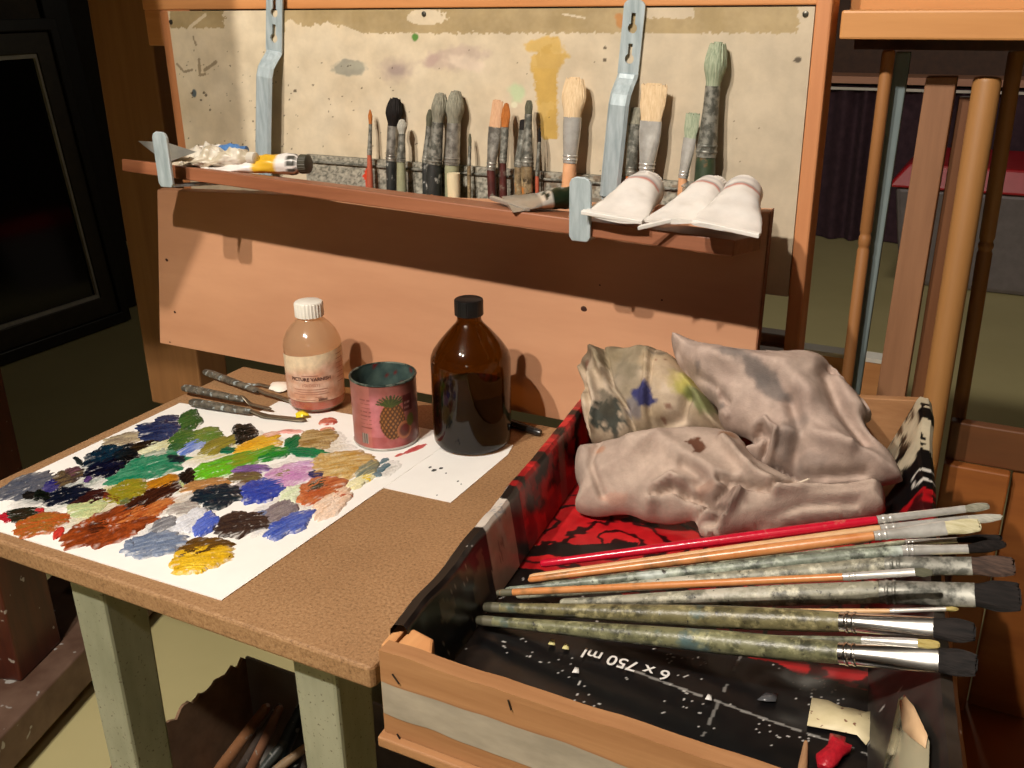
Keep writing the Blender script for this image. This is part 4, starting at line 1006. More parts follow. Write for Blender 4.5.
def lining_wall(name, a, b, zf, colfn, lean, flip, inn=1, n=170, parent=None, tear=None):
    d = (b-a).normalized(); nr = V((d.y, -d.x, 0))*inn        # towards the inside
    prof = [(-.0095, CZ1-.034), (-.0095, CZ1-.004), (-.0065, CZ1+.0002), (0, CZ1+.0012), (.0022, CZ1-.002)]
    mb = MB()
    def fn(u, w):
        base = a.lerp(b, u); wob = .0014*fbm(u*9+3, 1, 2, 3)
        k = w*7
        zt = zf(u)
        if k <= 4:
            i = min(3, int(k)); f = k-i; q = (prof[i][0]+(prof[i+1][0]-prof[i][0])*f, prof[i][1]+(prof[i+1][1]-prof[i][1])*f+zt)
        else:
            f = (k-4)/3; q = (.0022+lean*f, CZ1-.002+zt+(CZ0+.0035-CZ1+.002-zt)*f)
        v = base+nr*(q[0]+wob*(1 if k < 6.5 else .2)); return V((v.x, v.y, q[1]))
    mb.grid(fn, n, 42, 0, colfn)
    o = mb.build(name, M_lin, crate, fixn=False); return o
LA, LB_ = FLc+V((.003, .022, 0)), BLc+V((.004, -.001, 0))
ll = lining_wall('lining_panel', LA, LB_, lambda u: .0018+.0015*fbm(u*5, 4, 2, 2), leftcol, .008, False, n=260)
M_bubble = None
def rightcol(u, w, p):
    y = p.y; n = fbm(y*40, p.z*60, 14, 4)
    if y > .735:
        if w < .60: c = mixc(lc(206,194,168), lc(180,166,138), .5+n)
        else: c = mixc(lc(206,194,168), lc(180,166,138), .5+n)
        if n > .10: c = BLK
        if y < .775: c = BLK
        if abs(hypot((y-.752)*1.0, p.z-.785)-.007) < .0012: c = lc(206,200,190)
    elif y > .67: c = mixc(RED, DRK, sstep(-.1, .2, n)) if w > .3 else (lc(186,30,36) if n < .1 else BLK)
    else:
        c = mixc(lc(30,28,26), lc(52,48,44), .5+n)
        if specks(y, p.z, .45): c = lc(170,166,160)
    return c
RA, RB = FRc+V((-.002, .014, 0)), BRc+V((-.002, -.012, 0))
lr = lining_wall('lining_panel', RB, RA, lambda u: .028*(1-sstep(0, .35, u))+.001, rightcol, .030, False, n=240)
# inner front strip of the lining
lfp = MB(); lfp.grid(lambda u, w: V((FLc.x+.02+(FRc.x-FLc.x-.03)*u, FLc.y+.0115+.004*w, CZ1-.006+(CZ0+.0035-CZ1+.006)*w)), 120, 12, 0, lambda u, w, p: lc(196,192,186) if specks(p.x, p.z, .45) else BLK)
lfp.build('lining_panel', M_lin, crate, fixn=False)
# 6 x 750 ml, upside down for the viewer
tA, tB = PZ(672, 672, CZ0+.0048), PZ(586, 648, CZ0+.0048)
vs, fs = text2d('6 x 750 ml', 1.0, 'LEFT', .012)
w_ = max(v[0] for v in vs); dX = (tB-tA)/w_; hy = (PZ(664, 668, CZ0+.0048)-PZ(660, 681, CZ0+.0048)); up_ = V((dX.y, -dX.x, 0))
up_ = up_.normalized()*.0105/.7*1.0*-1 if up_.y > 0 else up_.normalized()*.0105/.7
tb = MB(); tb.add([tA+dX*x+up_*y for x, y, _ in vs], fs)
tb.build('printed_lettering', flatm((214,210,204), .5, 'white_print'), crate, smooth=False, fixn=False)
# beige tape, plastic film, splinter
tz = CZ0+.0052
_d = (RB-RA).normalized(); _n = V((_d.y, -_d.x, 0)); _n = -_n if _n.x > 0 else _n
_q0 = RA+_n*.0022+V((0, 0, CZ1-.001)); _q1 = RA+_n*.0322+V((0, 0, CZ0+.0035)); WN = _d.cross(_q1-_q0).normalized()
WN = -WN if WN.z < 0 else WN
def patch(name, pts, mt, z=tz, par=crate, wav=.001, wall=None):
    mb = MB(); P = [PZ(x, y, z) for x, y in pts] if wall is None else [on(x, y, _q0+WN*wall, WN) for x, y in pts]; c = sum(P, V((0, 0, 0)))/len(P)
    mb.add([p+V((0, 0, wav*noise.noise(p*90))) for p in P]+[c+V((0, 0, .0006))], [(i, (i+1) % len(P), len(P)) for i in range(len(P))])
    ob = mb.build(name, mt, par, fixn=True); s = ob.modifiers.new('th', 'SOLIDIFY'); s.thickness = .0005; return ob
M_beige = mat('beige_tape', C(196,182,142), C(212,198,160), rough=.5, scale=(60, 60, 60), speck=C(120,80,60), speck_amt=.3)
patch('masking_tape', [(812, 697), (828, 701), (842, 707), (853, 708), (866, 711), (881, 708), (883, 729), (872, 736), (866, 745), (857, 735), (838, 731), (807, 725)], M_beige)
M_film = thin_glass('plastic_film', C(220,222,214), .12, body=C(190,180,150), amt=.55)
patch('plastic_film', [(899, 700), (905, 696), (914, 706), (930, 742), (929, 768), (920, 790), (880, 790), (885, 762), (893, 730)], M_film, wall=.0030)
patch('tape_scrap', [(900, 702), (906, 697), (915, 707), (928, 736), (926, 748), (912, 738), (903, 730)], flatm((200,164,124), .5, 'pale_card'), wall=.0040)
patch('film_scrap', [(757, 700), (766, 692), (778, 693), (776, 701), (768, 701)], mat('dark_film', C(70,70,72), C(90,90,92), rough=.2))
for (x, y) in ((709, 697), (576, 670), (566, 646), (552, 642)):
    patch('paint_fleck', [(x-4, y+2), (x-1, y-3), (x+3, y-2), (x+3, y+3)], flatm((190,180,120) if x < 567 else (210,206,200), .5, 'fleck'), tz)
sp_ = MB(); sp_.loft([(PZ(806, 742, tz), .0012, .0012), (PZ(803, 765, tz), .0026, .0018), (PZ(798, 800, tz), .0022, .0018)], 10)
o = sp_.build('wood_splinter', mat('splinter_wood', C(150,110,78), C(176,136,98), rough=.6, scale=(200, 30, 200))); tag(o, 'thin wood splinter on the crate floor beside the red flake', 'splinter')
# red dried paint flake
rf = MB(); pts = [(830, 733), (840, 735), (846, 737), (845, 742), (852, 745), (851, 749), (843, 754), (838, 762), (829, 767), (818, 764), (816, 754), (824, 748), (828, 744)]
top = [PZ(x, y, tz+.003) for x, y in pts]; c = sum(top, V((0, 0, 0)))/len(top)
ring = [c+(p-c)*.55+V((0, 0, .001+.003*noise.noise(p*150))) for p in top]; low = [V((p.x, p.y, tz+.0006)) for p in top]; n = len(pts)
rf.add(low+top+ring+[c+V((0, 0, .003))], [(i, (i+1) % n, n+(i+1) % n, n+i) for i in range(n)]+[(n+i, n+(i+1) % n, 2*n+(i+1) % n, 2*n+i) for i in range(n)]+[(2*n+i, 2*n+(i+1) % n, 3*n) for i in range(n)])
o = rf.build('paint_flake', mat('red_paint_skin', C(150,14,30), C(186,30,44), rough=.4, scale=(200, 200, 200), bump=.4), angle=70); tag(o, 'lumpy red flake of dried paint on the crate floor', 'paint flake')

# ================================================================== rags
from mathutils.geometry import delaunay_2d_cdt
def crom(pts, k=5):
    out = []; n = len(pts)
    for i in range(n):
        p0, p1, p2, p3 = [V((*pts[(i+j) % n], 0)) for j in (-1, 0, 1, 2)]
        for s in range(k):
            t = s/k
            out.append(tuple((.5*((2*p1)+(-p0+p2)*t+(2*p0-5*p1+4*p2-p3)*t*t+(-p0+3*p1-3*p2+p3)*t**3)).xy))
    return out
M_rag = vcm('stained_cotton', rough=.95, scale=(90, 90, 90), bump=.35, bscale=900, spec=.1)
def rag(label, outline, anchor, az, nrm, T, D, folds, colfn, back=.5, step=2.3, wr=.0035, wang=30, zmin=.7275, hem=None):
    poly = crom(outline); A0 = PZ(*anchor, az); nrm = V(nrm).normalized()
    xs = [p[0] for p in poly]; ys = [p[1] for p in poly]
    pts = []; y = min(ys)+step*.5; r = 0
    while y < max(ys):
        x = min(xs)+(step*.5 if r % 2 else 0)
        while x < max(xs):
            if inpoly(x, y, poly): pts.append((x, y))
            x += step
        y += step*.87; r += 1
    nb = len(poly); bd = [segd for _ in ()]
    def dist(x, y): return min(segd(x, y, poly[i], poly[(i+1) % nb]) for i in range(nb))
    keep = [(x, y, d) for (x, y, d) in ((x, y, dist(x, y)) for x, y in pts) if d > step*.5]
    allp = poly+[(x, y) for x, y, _ in keep]; dd = [0.0]*nb+[d for _, _, d in keep]
    res = delaunay_2d_cdt([V(p) for p in allp], [(i, (i+1) % nb) for i in range(nb)], [], 1, 1e-4)
    vv, ff = res[0], res[2]
    ca, sa = cos(radians(wang)), sin(radians(wang))
    def height(x, y, d):
        k = min(1, d/D); h = T*sqrt(max(0, 1-(1-k)**2))
        e = min(1, d/9)
        u, w = x*ca-y*sa, x*sa+y*ca
        wx, wy = 14*fbm(x*.012, y*.012, 3, 2), 14*fbm(x*.012, y*.012, 8, 2)
        rd = 1-abs(noise.noise(V(((u+wx)*.010, (w+wy)*.034, T*50))))*2.2
        h += e*wr*(1.5*max(-.6, rd)+.3*fbm((u+wx)*.03, (w+wy)*.05, 5, 2))
        for pl, wd, dp in folds:
            q = lined(x, y, pl)
            if q < wd*3: h += 2.4*dp*exp(-(q/(wd*.85))**2)*(.25+.75*e)
        h += .0005*e*fbm(x*.16, y*.16, 2, 3)
        return h
    mb = MB(); nv = len(vv); top = []; bot = []; cols = []
    for i, p in enumerate(vv):
        x, y = p; d = dd[res[3][i][0]] if res[3][i] else dist(x, y)
        q = on(x, y, A0, nrm); h = height(x, y, d)
        t = q+nrm*h; t.z = max(t.z, zmin+.001); top.append(t)
        k = min(1, d/D); b = q-nrm*(T*back*sqrt(max(0, 1-(1-k)**2))+.0008); b.z = max(zmin, min(b.z, t.z-.0004)); bot.append(b)
        cols.append(colfn(x, y))
    mb.add(top, [tuple(f) for f in ff], 0, cols); mb.add(bot, [tuple(reversed(f)) for f in ff], 0, cols)
    be = [(i, (i+1) % nb) for i in range(nb)]
    mb.f += [(a, b, nv+b, nv+a) for a, b in be]; mb.mi += [0]*nb
    o = mb.build('paint_rag', M_rag, angle=180); tag(o, label, 'rag', 'paint rags in the crate')
    if hem:
        hb = MB()
        for pl in hem:
            q = [on(x, y, A0, nrm)+nrm*(height(x, y, 8)+.0008) for x, y in pl]; hb.loft([(v, .0011, .0009) for v in q], 8)
        hb.build('frayed_thread', M_thread, o)
    return o
M_thread = flatm((206,190,170), .9, 'thread')
def z2(x, y): return (560+x/2.56, 320+y/2.56)
def Z2(*a): return [z2(*p) for p in a]
cl0, cl1 = lc(196,174,158), lc(176,154,140)
def stain(c, x, y, cx, cy, a, b, ang, col, op=.8, soft=.3, wob=.45, fr=.1):
    e = ell(x, y, cx, cy, a, b, ang)+wob*fbm(x*fr+cx, y*fr, 3, 3)
    k = sstep(1+soft, 1-soft, e)*op
    return mixc(c, col, k) if k > 0 else c
def colC(x, y):
    n = fbm(x*.03, y*.03, 2, 4); c = mixc(cl0, cl1, .5+.7*n)
    c = stain(c, x, y, *z2(366, 372), 8, 9, 50, lc(96,58,40), .95, .12, .8, .14)
    c = stain(c, x, y, *z2(438, 325), 8, 6, 0, lc(140,100,70), .8, .25)
    c = stain(c, x, y, *z2(118, 368), 5, 5, 0, lc(186,130,98), .7, .3)
    c = stain(c, x, y, *z2(70, 385), 9, 22, 0, lc(160,142,130), .6)
    c = stain(c, x, y, *z2(445, 495), 22, 10, 30, lc(120,96,86), .6); c = stain(c, x, y, *z2(380, 470), 10, 5, 0, lc(160,120,100), .5)
    c = stain(c, x, y, *z2(150, 480), 14, 4, 0, lc(196,150,130), .6)
    return c
fC = [(Z2((250,480),(300,465),(350,480),(400,500),(440,470)), 4.5, -.007), (Z2((345,470),(300,450),(260,470),(235,510)), 6, .005), (Z2((355,520),(385,505),(430,520),(400,540),(365,540)), 3, -.006),
      (Z2((420,455),(480,460),(540,470),(600,440)), 3.5, -.006), (Z2((200,350),(260,340),(330,400),(420,450)), 14, .005), (Z2((110,345),(95,400),(120,470)), 5, -.003), (Z2((470,480),(450,510),(420,530)), 4, .005),
      (Z2((560,480),(640,465),(800,440)), 5, .004), (Z2((430,350),(500,430),(560,460)), 7, .005), (Z2((330,420),(380,450),(330,470)), 6, -.004), (Z2((520,530),(620,500),(760,490)), 4, -.003)]
outC = Z2((45,350),(60,332),(100,325),(215,300),(330,285),(450,298),(500,360),(570,400),(650,436),(720,440),(818,428),(832,470),(822,496),(730,510),(640,522),(500,537),(410,556),(362,552),(345,515),(290,522),(230,517),(170,497),(100,503),(60,497),(40,480),(52,440),(40,400))
rag('plain beige rag with a rust spot, frontmost of the three in the crate', outC, (700, 490), .757, (.02, -.62, .78), .030, 34, fC, colC, .45, wr=.0028, wang=25, hem=[Z2((440,470),(452,488),(445,502)), Z2((540,462),(560,448),(590,440),(640,436))])
def colB(x, y):
    n = fbm(x*.03, y*.03, 7, 4); c = mixc(lc(194,172,158), lc(174,152,140), .5+.7*n)
    for cx, cy, a, b, an, op in ((450,135,14,5,-10,.75),(515,180,22,8,-35,.85),(545,215,17,9,-30,.8),(575,240,8,4,0,.6),(590,340,26,9,60,.45),(640,390,16,7,0,.3),(365,155,3,3,0,.6),(420,240,4,4,0,.6)):
        c = stain(c, x, y, *z2(cx, cy), a, b, an, lc(112,104,100), op, .4)
    return c
fB = [(Z2((300,90),(330,150),(400,190),(440,240)), 3, -.003), (Z2((380,130),(480,140),(580,170),(640,230)), 16, .006), (Z2((470,330),(520,310),(545,330),(520,370)), 4, -.006), (Z2((500,300),(530,290),(560,330),(540,380)), 3.5, .004),
      (Z2((700,110),(680,170),(720,250),(780,330)), 10, -.007), (Z2((690,130),(760,190),(790,250)), 3, -.005), (Z2((560,330),(640,330),(740,360)), 10, .005), (Z2((600,250),(620,330),(600,400)), 9, -.005), (Z2((410,210),(400,240),(430,270)), 4, .004),
      (Z2((560,400),(660,420),(780,410)), 5, -.004), (Z2((300,60),(290,90),(310,120)), 2.5, .002)]
outB = Z2((285,48),(300,42),(350,62),(420,80),(500,92),(580,88),(640,88),(690,110),(740,165),(792,225),(795,255),(782,268),(800,300),(850,350),(876,402),(870,415),(820,425),(740,430),(690,440),(650,432),(590,405),(540,388),(500,370),(470,345),(468,330),(500,318),(470,300),(430,290),(408,262),(402,225),(360,190),(330,150),(300,110))
rag('largest beige rag, draped over the crate back corner, with grey smears', outB, (800, 430), .800, (.05, -.72, .69), .034, 44, fB, colB, .5, wr=.0034, wang=-35)
def colA(x, y):
    n = fbm(x*.03, y*.03, 11, 4); n2 = fbm(x*.06, y*.06, 4, 4); c = mixc(lc(200,180,158), lc(170,150,124), .5+n)
    c = stain(c, x, y, *z2(190, 130), 30, 22, 0, lc(122,110,84), .7); c = stain(c, x, y, *z2(90, 110), 14, 12, 0, lc(110,92,72), .7); c = stain(c, x, y, *z2(200, 190), 16, 20, 0, lc(132,122,104), .6)
    c = stain(c, x, y, *z2(240, 230), 9, 11, -30, lc(46,50,100), .95, .2, .7); c = stain(c, x, y, *z2(215, 258), 8, 8, 0, lc(110,108,118), .7)
    c = stain(c, x, y, *z2(155, 275), 15, 13, 20, lc(58,64,60), .95, .2, .8, .12); c = stain(c, x, y, *z2(150, 250), 8, 14, 10, lc(70,66,56), .8)
    c = stain(c, x, y, *z2(335, 190), 11, 14, 40, lc(168,160,70), .8); c = stain(c, x, y, *z2(375, 235), 17, 8, -50, lc(110,120,72), .8); c = stain(c, x, y, *z2(270, 108), 6, 3, 0, lc(70,68,66), .8); c = stain(c, x, y, *z2(290,150), 20,20,0, lc(190,164,130), .5)
    for cx, cy, r in ((62,210,3),(270,135,1.5),(300,250,3),(290,130,1.3),(280,275,2.5),(95,140,3)): c = stain(c, x, y, *z2(cx, cy), r, r*.8, 0, lc(120,70,56), .7, .2)
    return c
fA = [(Z2((120,85),(150,140),(160,200),(200,260),(205,310)), 2.5, -.006), (Z2((95,90),(130,130),(145,170)), 5, .006), (Z2((80,180),(100,240),(90,300)), 5, -.006), (Z2((110,180),(125,250),(110,300)), 4, .005), (Z2((245,90),(250,180),(235,300)), 2.6, .0025), (Z2((255,90),(262,180),(250,300)), 1.8, -.002),
      (Z2((340,170),(380,230),(410,290)), 6, .005), (Z2((270,290),(330,270),(350,230)), 6, -.005), (Z2((60,120),(80,150),(75,190)), 4, -.005), (Z2((180,110),(230,100)), 6, .003)]
outA = Z2((48,130),(62,108),(95,82),(140,76),(200,82),(245,80),(290,95),(320,130),(360,175),(400,225),(430,285),(438,305),(400,302),(330,290),(290,300),(230,305),(200,320),(150,338),(110,336),(85,320),(72,280),(60,220),(64,170))
rag('crumpled rag smeared with blue, green and black paint at the crate back', outA, (650, 410), .792, (-.05, -.75, .66), .034, 36, fA, colA, .5, wr=.004, wang=70)

# ================================================================== brushes lying in the crate
GC = 'brushes lying in the crate'
M_gh = handle_mat('grey_green_crusted_handle', (104,106,84), (138,138,116), (90,88,70), .38, .5, 110)
M_gh2 = handle_mat('grey_pale_crusted_handle', (122,120,102), (156,152,134), (178,172,156), .38, .5, 60)
M_gw = handle_mat('white_streaked_handle', (108,116,102), (136,142,128), (184,192,184), .40, .45, 30)
M_ylgr = handle_mat('olive_blue_handle', (98,92,60), (124,116,82), (70,92,88), .37, .4, 45)
M_grbl = handle_mat('green_blue_handle', (98,98,68), (124,122,90), (78,98,96), .37, .4, 45)
M_redh = handle_mat('glossy_red_handle', (178,14,40), (198,24,52), (176,150,120), .30, .2, 60)
M_orh = handle_mat('varnished_orange_handle', (190,116,60), (206,142,90), (140,98,60), .33, .3, 40)
M_tanh = handle_mat('tan_handle', (196,150,104), (214,172,126)); M_btip = flatm((88,84,66), .5, 'dark_dip')
def crb(label, he, fb, bb, tip, whe, wh, wf, wb, wm, wt, flat, bm_, fm_, hm_, butt=None, zt=.0, hz=None):
    P = lambda q: PZ(q[0], q[1], q[2]+zt)
    HE, FB, B, T = P(he), P(fb), P(bb), P(tip)
    s1, s2, s3 = depth(HE)/F, depth(FB)/F, depth(B)/F
    return brush('paintbrush', label, T, B, FB, FB.lerp(HE, .2), HE, wt*s3, wm*s3, wb*s3, wf*s2, wh*s2, whe*s1, flat, bm_, fm_, hm_, (-.1, -.72, .68), GC, butt=butt)
crb('brush with the glossy red handle and worn grey bristles, topmost by the rags', (540,564,.742), (877,520,.796), (965,509,.806), (988,506,.808), 8, 11, 9, 8, 9, 6, .6, BR['grey'], M_silver, M_redh)
crb('tan brush with pale grey tip half hidden behind the orange one', (529,577,.737), (880,529,.792), (968,520,.80), (1001,517,.803), 6, 9, 9, 10, 9, 5, .6, BR['ltgrey'], M_silver, M_tanh)
crb('orange-handled brush with flat silver ferrule and short yellowish bristles', (528,580,.741), (874,536,.803), (946,528,.812), (979,525,.815), 6.5, 12, 10, 15, 15, 12, .4, BR['hog'], M_silver, M_orh)
crb('grey-green brush with white paint blotches and a black bent tip', (505,590,.738), (902,551,.796), (968,549,.802), (1004,544,.804), 6, 14, 12, 10, 12, 7, .7, BR['dark'], M_silver, M_gw)
crb('slim dark brush peeking between the white-blotched and orange brushes', (540,585,.732), (905,543,.790), (957,540,.795), (1000,538,.797), 5, 7, 7, 6, 9, 6, .6, BR['dark'], M_silver, M_gh)
crb('big grey flat brush with brownish bristles, behind the widest one', (516,596,.734), (885,566,.790), (972,566,.800), (1013,566,.803), 7, 17, 19, 19, 21, 17, .4, BR['brownblk'], M_dkferr, M_gh2)
crb('widest brush, grey crusted handle and thick black bristles', (560,603,.734), (880,592,.789), (975,595,.800), (1019,597,.803), 9, 22, 23, 25, 30, 27, .4, BR['dark'], M_dkferr, M_gh2)
crb('thin orange-handled brush lying across the grey brushes', (497,593,.747), (843,577,.812), (915,572,.822), (932,573,.823), 7, 8, 8, 8.5, 9, 5, .5, BR['olive'], M_silver, M_orh, butt=M_btip)
crb('tiny brush with a golden tip under the widest brush', (560,611,.732), (890,611,.793), (946,609,.80), (958,609,.801), 3, 5, 5, 4.5, 5, 2, 1, BR['yellow'], M_silver, M_tanh)
crb('thick olive brush with blue specks, second from the crate front', (484,607,.735), (841,622,.782), (934,628,.796), (974,632,.800), 10, 24, 21, 22, 23, 17, .35, BR['dark'], M_chrome, M_ylgr, butt=M_btip)
crb('slim silver brush with yellow bristles wedged between the front two', (620,636,.733), (862,640,.789), (918,643,.797), (939,645,.800), 4, 7, 7, 9, 9, 6, .5, BR['yellow'], M_silver, M_gh)
crb('thick green brush with wide chrome ferrule, nearest the crate front', (477,620,.735), (840,653,.779), (939,660,.793), (976,665,.798), 10, 25, 23, 26, 26, 20, .3, BR['dark'], M_chrome, M_grbl, butt=M_btip)

# ================================================================== stand under the crate
std = thing('side_stool', 'plain dark wooden stool carrying the wine crate beside the table', 'stool', (-.13, .65, 0))
M_dkw = wood('dark_stained_wood', C(58,32,20), C(84,48,30), 'y', 1)
MB().box((-.27, .47, .688), (.0, .85, .7102)).build('seat', M_dkw, std, smooth=False, bevel=.003)
for x in (-.255, -.05):
    for y in (.50, .79): MB().box((x, y, 0), (x+.035, y+.035, .688)).build('leg', M_dkw, std, smooth=False, bevel=.003)

# ================================================================== storage rack with sticks to the right of the easel
rack = thing('storage_rack', 'pine storage rack with a thick top beam beside the easel', 'rack', (.2, 1.1, 0))
M_beam = wood('pine_beam', C(188,128,72), C(206,148,90), 'x', .8)
zb0, zb1 = PY(920, 40, .95).z, PY(920, 10, .95).z
xb0 = PY(840, 25, .95).x
MB().box((xb0, .95, zb0), (.80, .99, zb1)).build('top_beam', M_beam, rack, smooth=False, bevel=.002)
MB().box((xb0, .9905, zb0+.004), (.80, 1.004, 1.24)).build('upper_board', M_beam, rack, smooth=False, bevel=.001)
MB().box((xb0, 1.036, PY(920, 50, 1.036).z), (.75, 1.07, 1.12)).build('back_rail', M_dkw, rack, smooth=False)
MB().box((-.24, 1.135, .685), (-.105, 1.155, PY(830, 353, 1.135).z)).build('lower_rail', M_pine, rack, smooth=False, bevel=.001)
MB().box((-.24, 1.1335, PY(830, 353, 1.135).z-.004), (-.105, 1.157, PY(830, 353, 1.135).z+.001)).build('white_edging', M_white_pl, rack, smooth=False)
for x in (.722,): MB().box((x, .95, .0), (x+.05, .99, zb0)).build('upright', M_pinez, rack, smooth=False)
MB().box((-.155, .96, .02), (.72, 1.13, .0515)).build('base_shelf', M_dkw, rack, smooth=False)
M_dow = wood('smooth_dowel', C(140,92,50), C(162,112,66), 'z', .6, bump=.03); M_dow2 = wood('honey_dowel', C(146,100,54), C(166,120,70), 'z', .6, bump=.03)
M_bat = wood('rough_batten', C(124,86,60), C(150,108,78), 'z', 1.); M_batd = wood('brown_batten', C(92,56,32), C(114,72,42), 'z', 1.)
M_blue = mat('grey_blue_paint', C(96,108,110), C(112,124,124), rough=.5, scale=(50, 50, 10))
def dowel(name, label, top, bot, yy, rad, mt, rings=None, ht=None):
    a = PY(*top, yy); b = PY(*bot, yy); d = (b-a); k = (a.z-.052)/(a.z-b.z); e = a+d*k; L = (e-a).length; ax = (a-e).normalized()
    prof = [(rad*.85, 0), (rad, .002)]
    for rz in (rings or []):
        h = (PY(*rz, yy)-e).dot(ax); prof += [(rad, h-.003), (rad*.86, h-.0012), (rad*.86, h+.0012), (rad, h+.003)]
    prof.sort(key=lambda q: q[1]); prof += [(rad, L-.004), (rad*.92, L-.001), (rad*.7, L)]
    o = MB().lathe(prof, e, 40, axis=ax).build(name, mt); tag(o, label, 'stick'); return o
dowel('dowel', 'thin pine dowel standing in the rack, nearest the pin board', (889, 50), (848, 370), .997, .0058, M_dow, [(857, 233), (854, 246)][:2])
dowel('dowel', 'fat honey-coloured wooden dowel standing behind the crate corner', (988, 77), (930, 435), 1.005, .0120, M_dow2, None)
dowel('dowel', 'thin dowel standing just right of the fat dowel', (1017, 50), (962, 395), 1.092, .0074, M_dow, [(986, 241), (984, 250)])
def batten(name, label, tl, tr, bl_, br_, yy, th, mt, cat='batten'):
    P = [PY(*q, yy) for q in (tl, tr, bl_, br_)]
    kl = (P[0].z-.052)/(P[0].z-P[2].z); kr = (P[1].z-.052)/(P[1].z-P[3].z)
    bL = P[0]+(P[2]-P[0])*kl; bR = P[1]+(P[3]-P[1])*kr
    mb = MB(); mb.hexa([bL, bR, bR+V((0, th, 0)), bL+V((0, th, 0))], [P[0], P[1], P[1]+V((0, th, 0)), P[0]+V((0, th, 0))])
    o = mb.build(name, mt, smooth=False, bevel=.0012); tag(o, label, cat); return o
batten('batten', 'grey-blue painted strip standing beside the thin dowel', (896, 52), (911, 52), (846, 385), (861, 385), 1.010, .008, M_blue)
batten('batten', 'wide knotty pine batten standing upright in the rack', (926, 77), (957, 77), (877, 390), (906, 390), 1.006, .020, M_bat)
batten('batten', 'brown batten standing between the wide batten and the fat dowel', (959, 97), (975, 97), (911, 395), (927, 395), 1.024, .010, M_batd)
batten('batten', 'slim reddish batten squeezed against the fat dowel', (975, 97), (979, 97), (927, 395), (932, 395), 1.020, .008, M_bat)
# wooden panel boards at the right
yc = 1.045
chest = thing('wooden_screen', 'dark orange wooden screen behind the brush tips and crate', 'screen', (.3, 1.05, 0))
M_ch = mat('orange_veneer', C(128,70,28), C(150,88,38), rough=.5, scale=(6, 6, 30)); M_chd = mat('shade_brown_veneer', C(84,48,22), C(100,58,28), rough=.55, scale=(6, 6, 30))
zt_ = PY(980, 430, yc).z; zm = PY(980, 470, yc).z; zl = PY(980, 716, yc).z
MB().box((-.028, yc+.012, zm), (.70, yc+.026, zt_)).build('top_rail', M_chd, chest, smooth=False, bevel=.002)  # rail in darker veneer, a shadow band put into its colour
xs_ = PY(1000, 530, yc).x
MB().box((-.028, yc, zl), (xs_, yc+.014, zm)).build('front_panel', M_ch, chest, smooth=False, bevel=.002)
MB().box((xs_+.002, yc+.016, zl), (.70, yc+.026, zm)).build('front_panel', M_ch, chest, smooth=False, bevel=.002)
MB().box((.012, yc-.24, zl-.03), (.70, yc+.026, zl-.001)).build('plinth', M_ch, chest, smooth=False, bevel=.003)
MB().box((.05, yc-.20, 0), (.66, yc-.09, zl-.03)).build('plinth_base', M_chd, chest, smooth=False)

# ================================================================== far end of the studio
yw = 4.9
bench = thing('work_bench', 'distant work bench closed with a dark purple curtain', 'work bench', (-.4, yw, 0))
M_bt = wood('bench_rail', C(196,140,112), C(214,160,130), 'x', .3)
zt1 = PY(850, 76, yw).z; zt2 = PY(850, 83, yw).z; zc1 = PY(840, 240, yw).z
M_dark = mat('bench_top_dark', C(66,40,24), C(80,50,30), rough=.6)
MB().box((-1.6, yw-.02, zt2), (.06, yw+.7, zt1)).build('rail', M_bt, bench, smooth=False)
MB().box((-1.6, yw-.01, zt2-.030), (.06, yw, zt2-.018)).build('rail', M_white_pl, bench, smooth=False)
MB().box((-1.6, yw+.2, zt1), (.06, yw+.7, zt1+.35)).build('back_board', M_dark, bench, smooth=False)
M_curt = mat('purple_curtain', C(62,42,52), C(78,54,64), rough=.9)
MB().grid(lambda u, w: V((-1.6+1.64*u, yw+.03+.025*sin(u*78+2*sin(u*23)), zc1+(zt2-.012-zc1)*w)), 300, 6).build('curtain', M_curt, bench, fixn=False)
for x in (-1.58, -.02): MB().box((x, yw+.1, 0), (x+.07, yw+.17, zt2)).build('leg', M_dark, bench, smooth=False)
yb_ = 4.2; bx0, bx1 = PY(888, 240, yb_).x, PY(1080, 240, yb_).x; bz1 = PY(950, 190, yb_).z
binn = thing('storage_bin', 'distant grey plastic storage bin with a red lid on the floor', 'storage bin', ((bx0+bx1)/2, yb_, 0))
mb = MB(); mb.hexa([(bx0+.06, yb_+.03, .0), (bx1-.06, yb_+.03, 0), (bx1-.06, yb_+.5, 0), (bx0+.06, yb_+.5, 0)], [(bx0, yb_, bz1), (bx1, yb_, bz1), (bx1, yb_+.55, bz1), (bx0, yb_+.55, bz1)])
mb.build('bin_body', mat('translucent_grey', C(120,112,112), C(130,122,122), rough=.5), binn, smooth=False, bevel=.02)
bzl = PY(950, 166, yb_).z
mb = MB(); mb.hexa([(bx0-.03, yb_-.03, bz1), (bx1+.03, yb_-.03, bz1), (bx1+.03, yb_+.58, bz1), (bx0-.03, yb_+.58, bz1)], [(bx0+.04, yb_+.0, bzl), (bx1-.04, yb_+.0, bzl), (bx1-.04, yb_+.52, bzl), (bx0+.04, yb_+.52, bzl)])
mb.build('lid', flatm((180,22,34), .4, 'red_lid'), binn, smooth=False, bevel=.01)

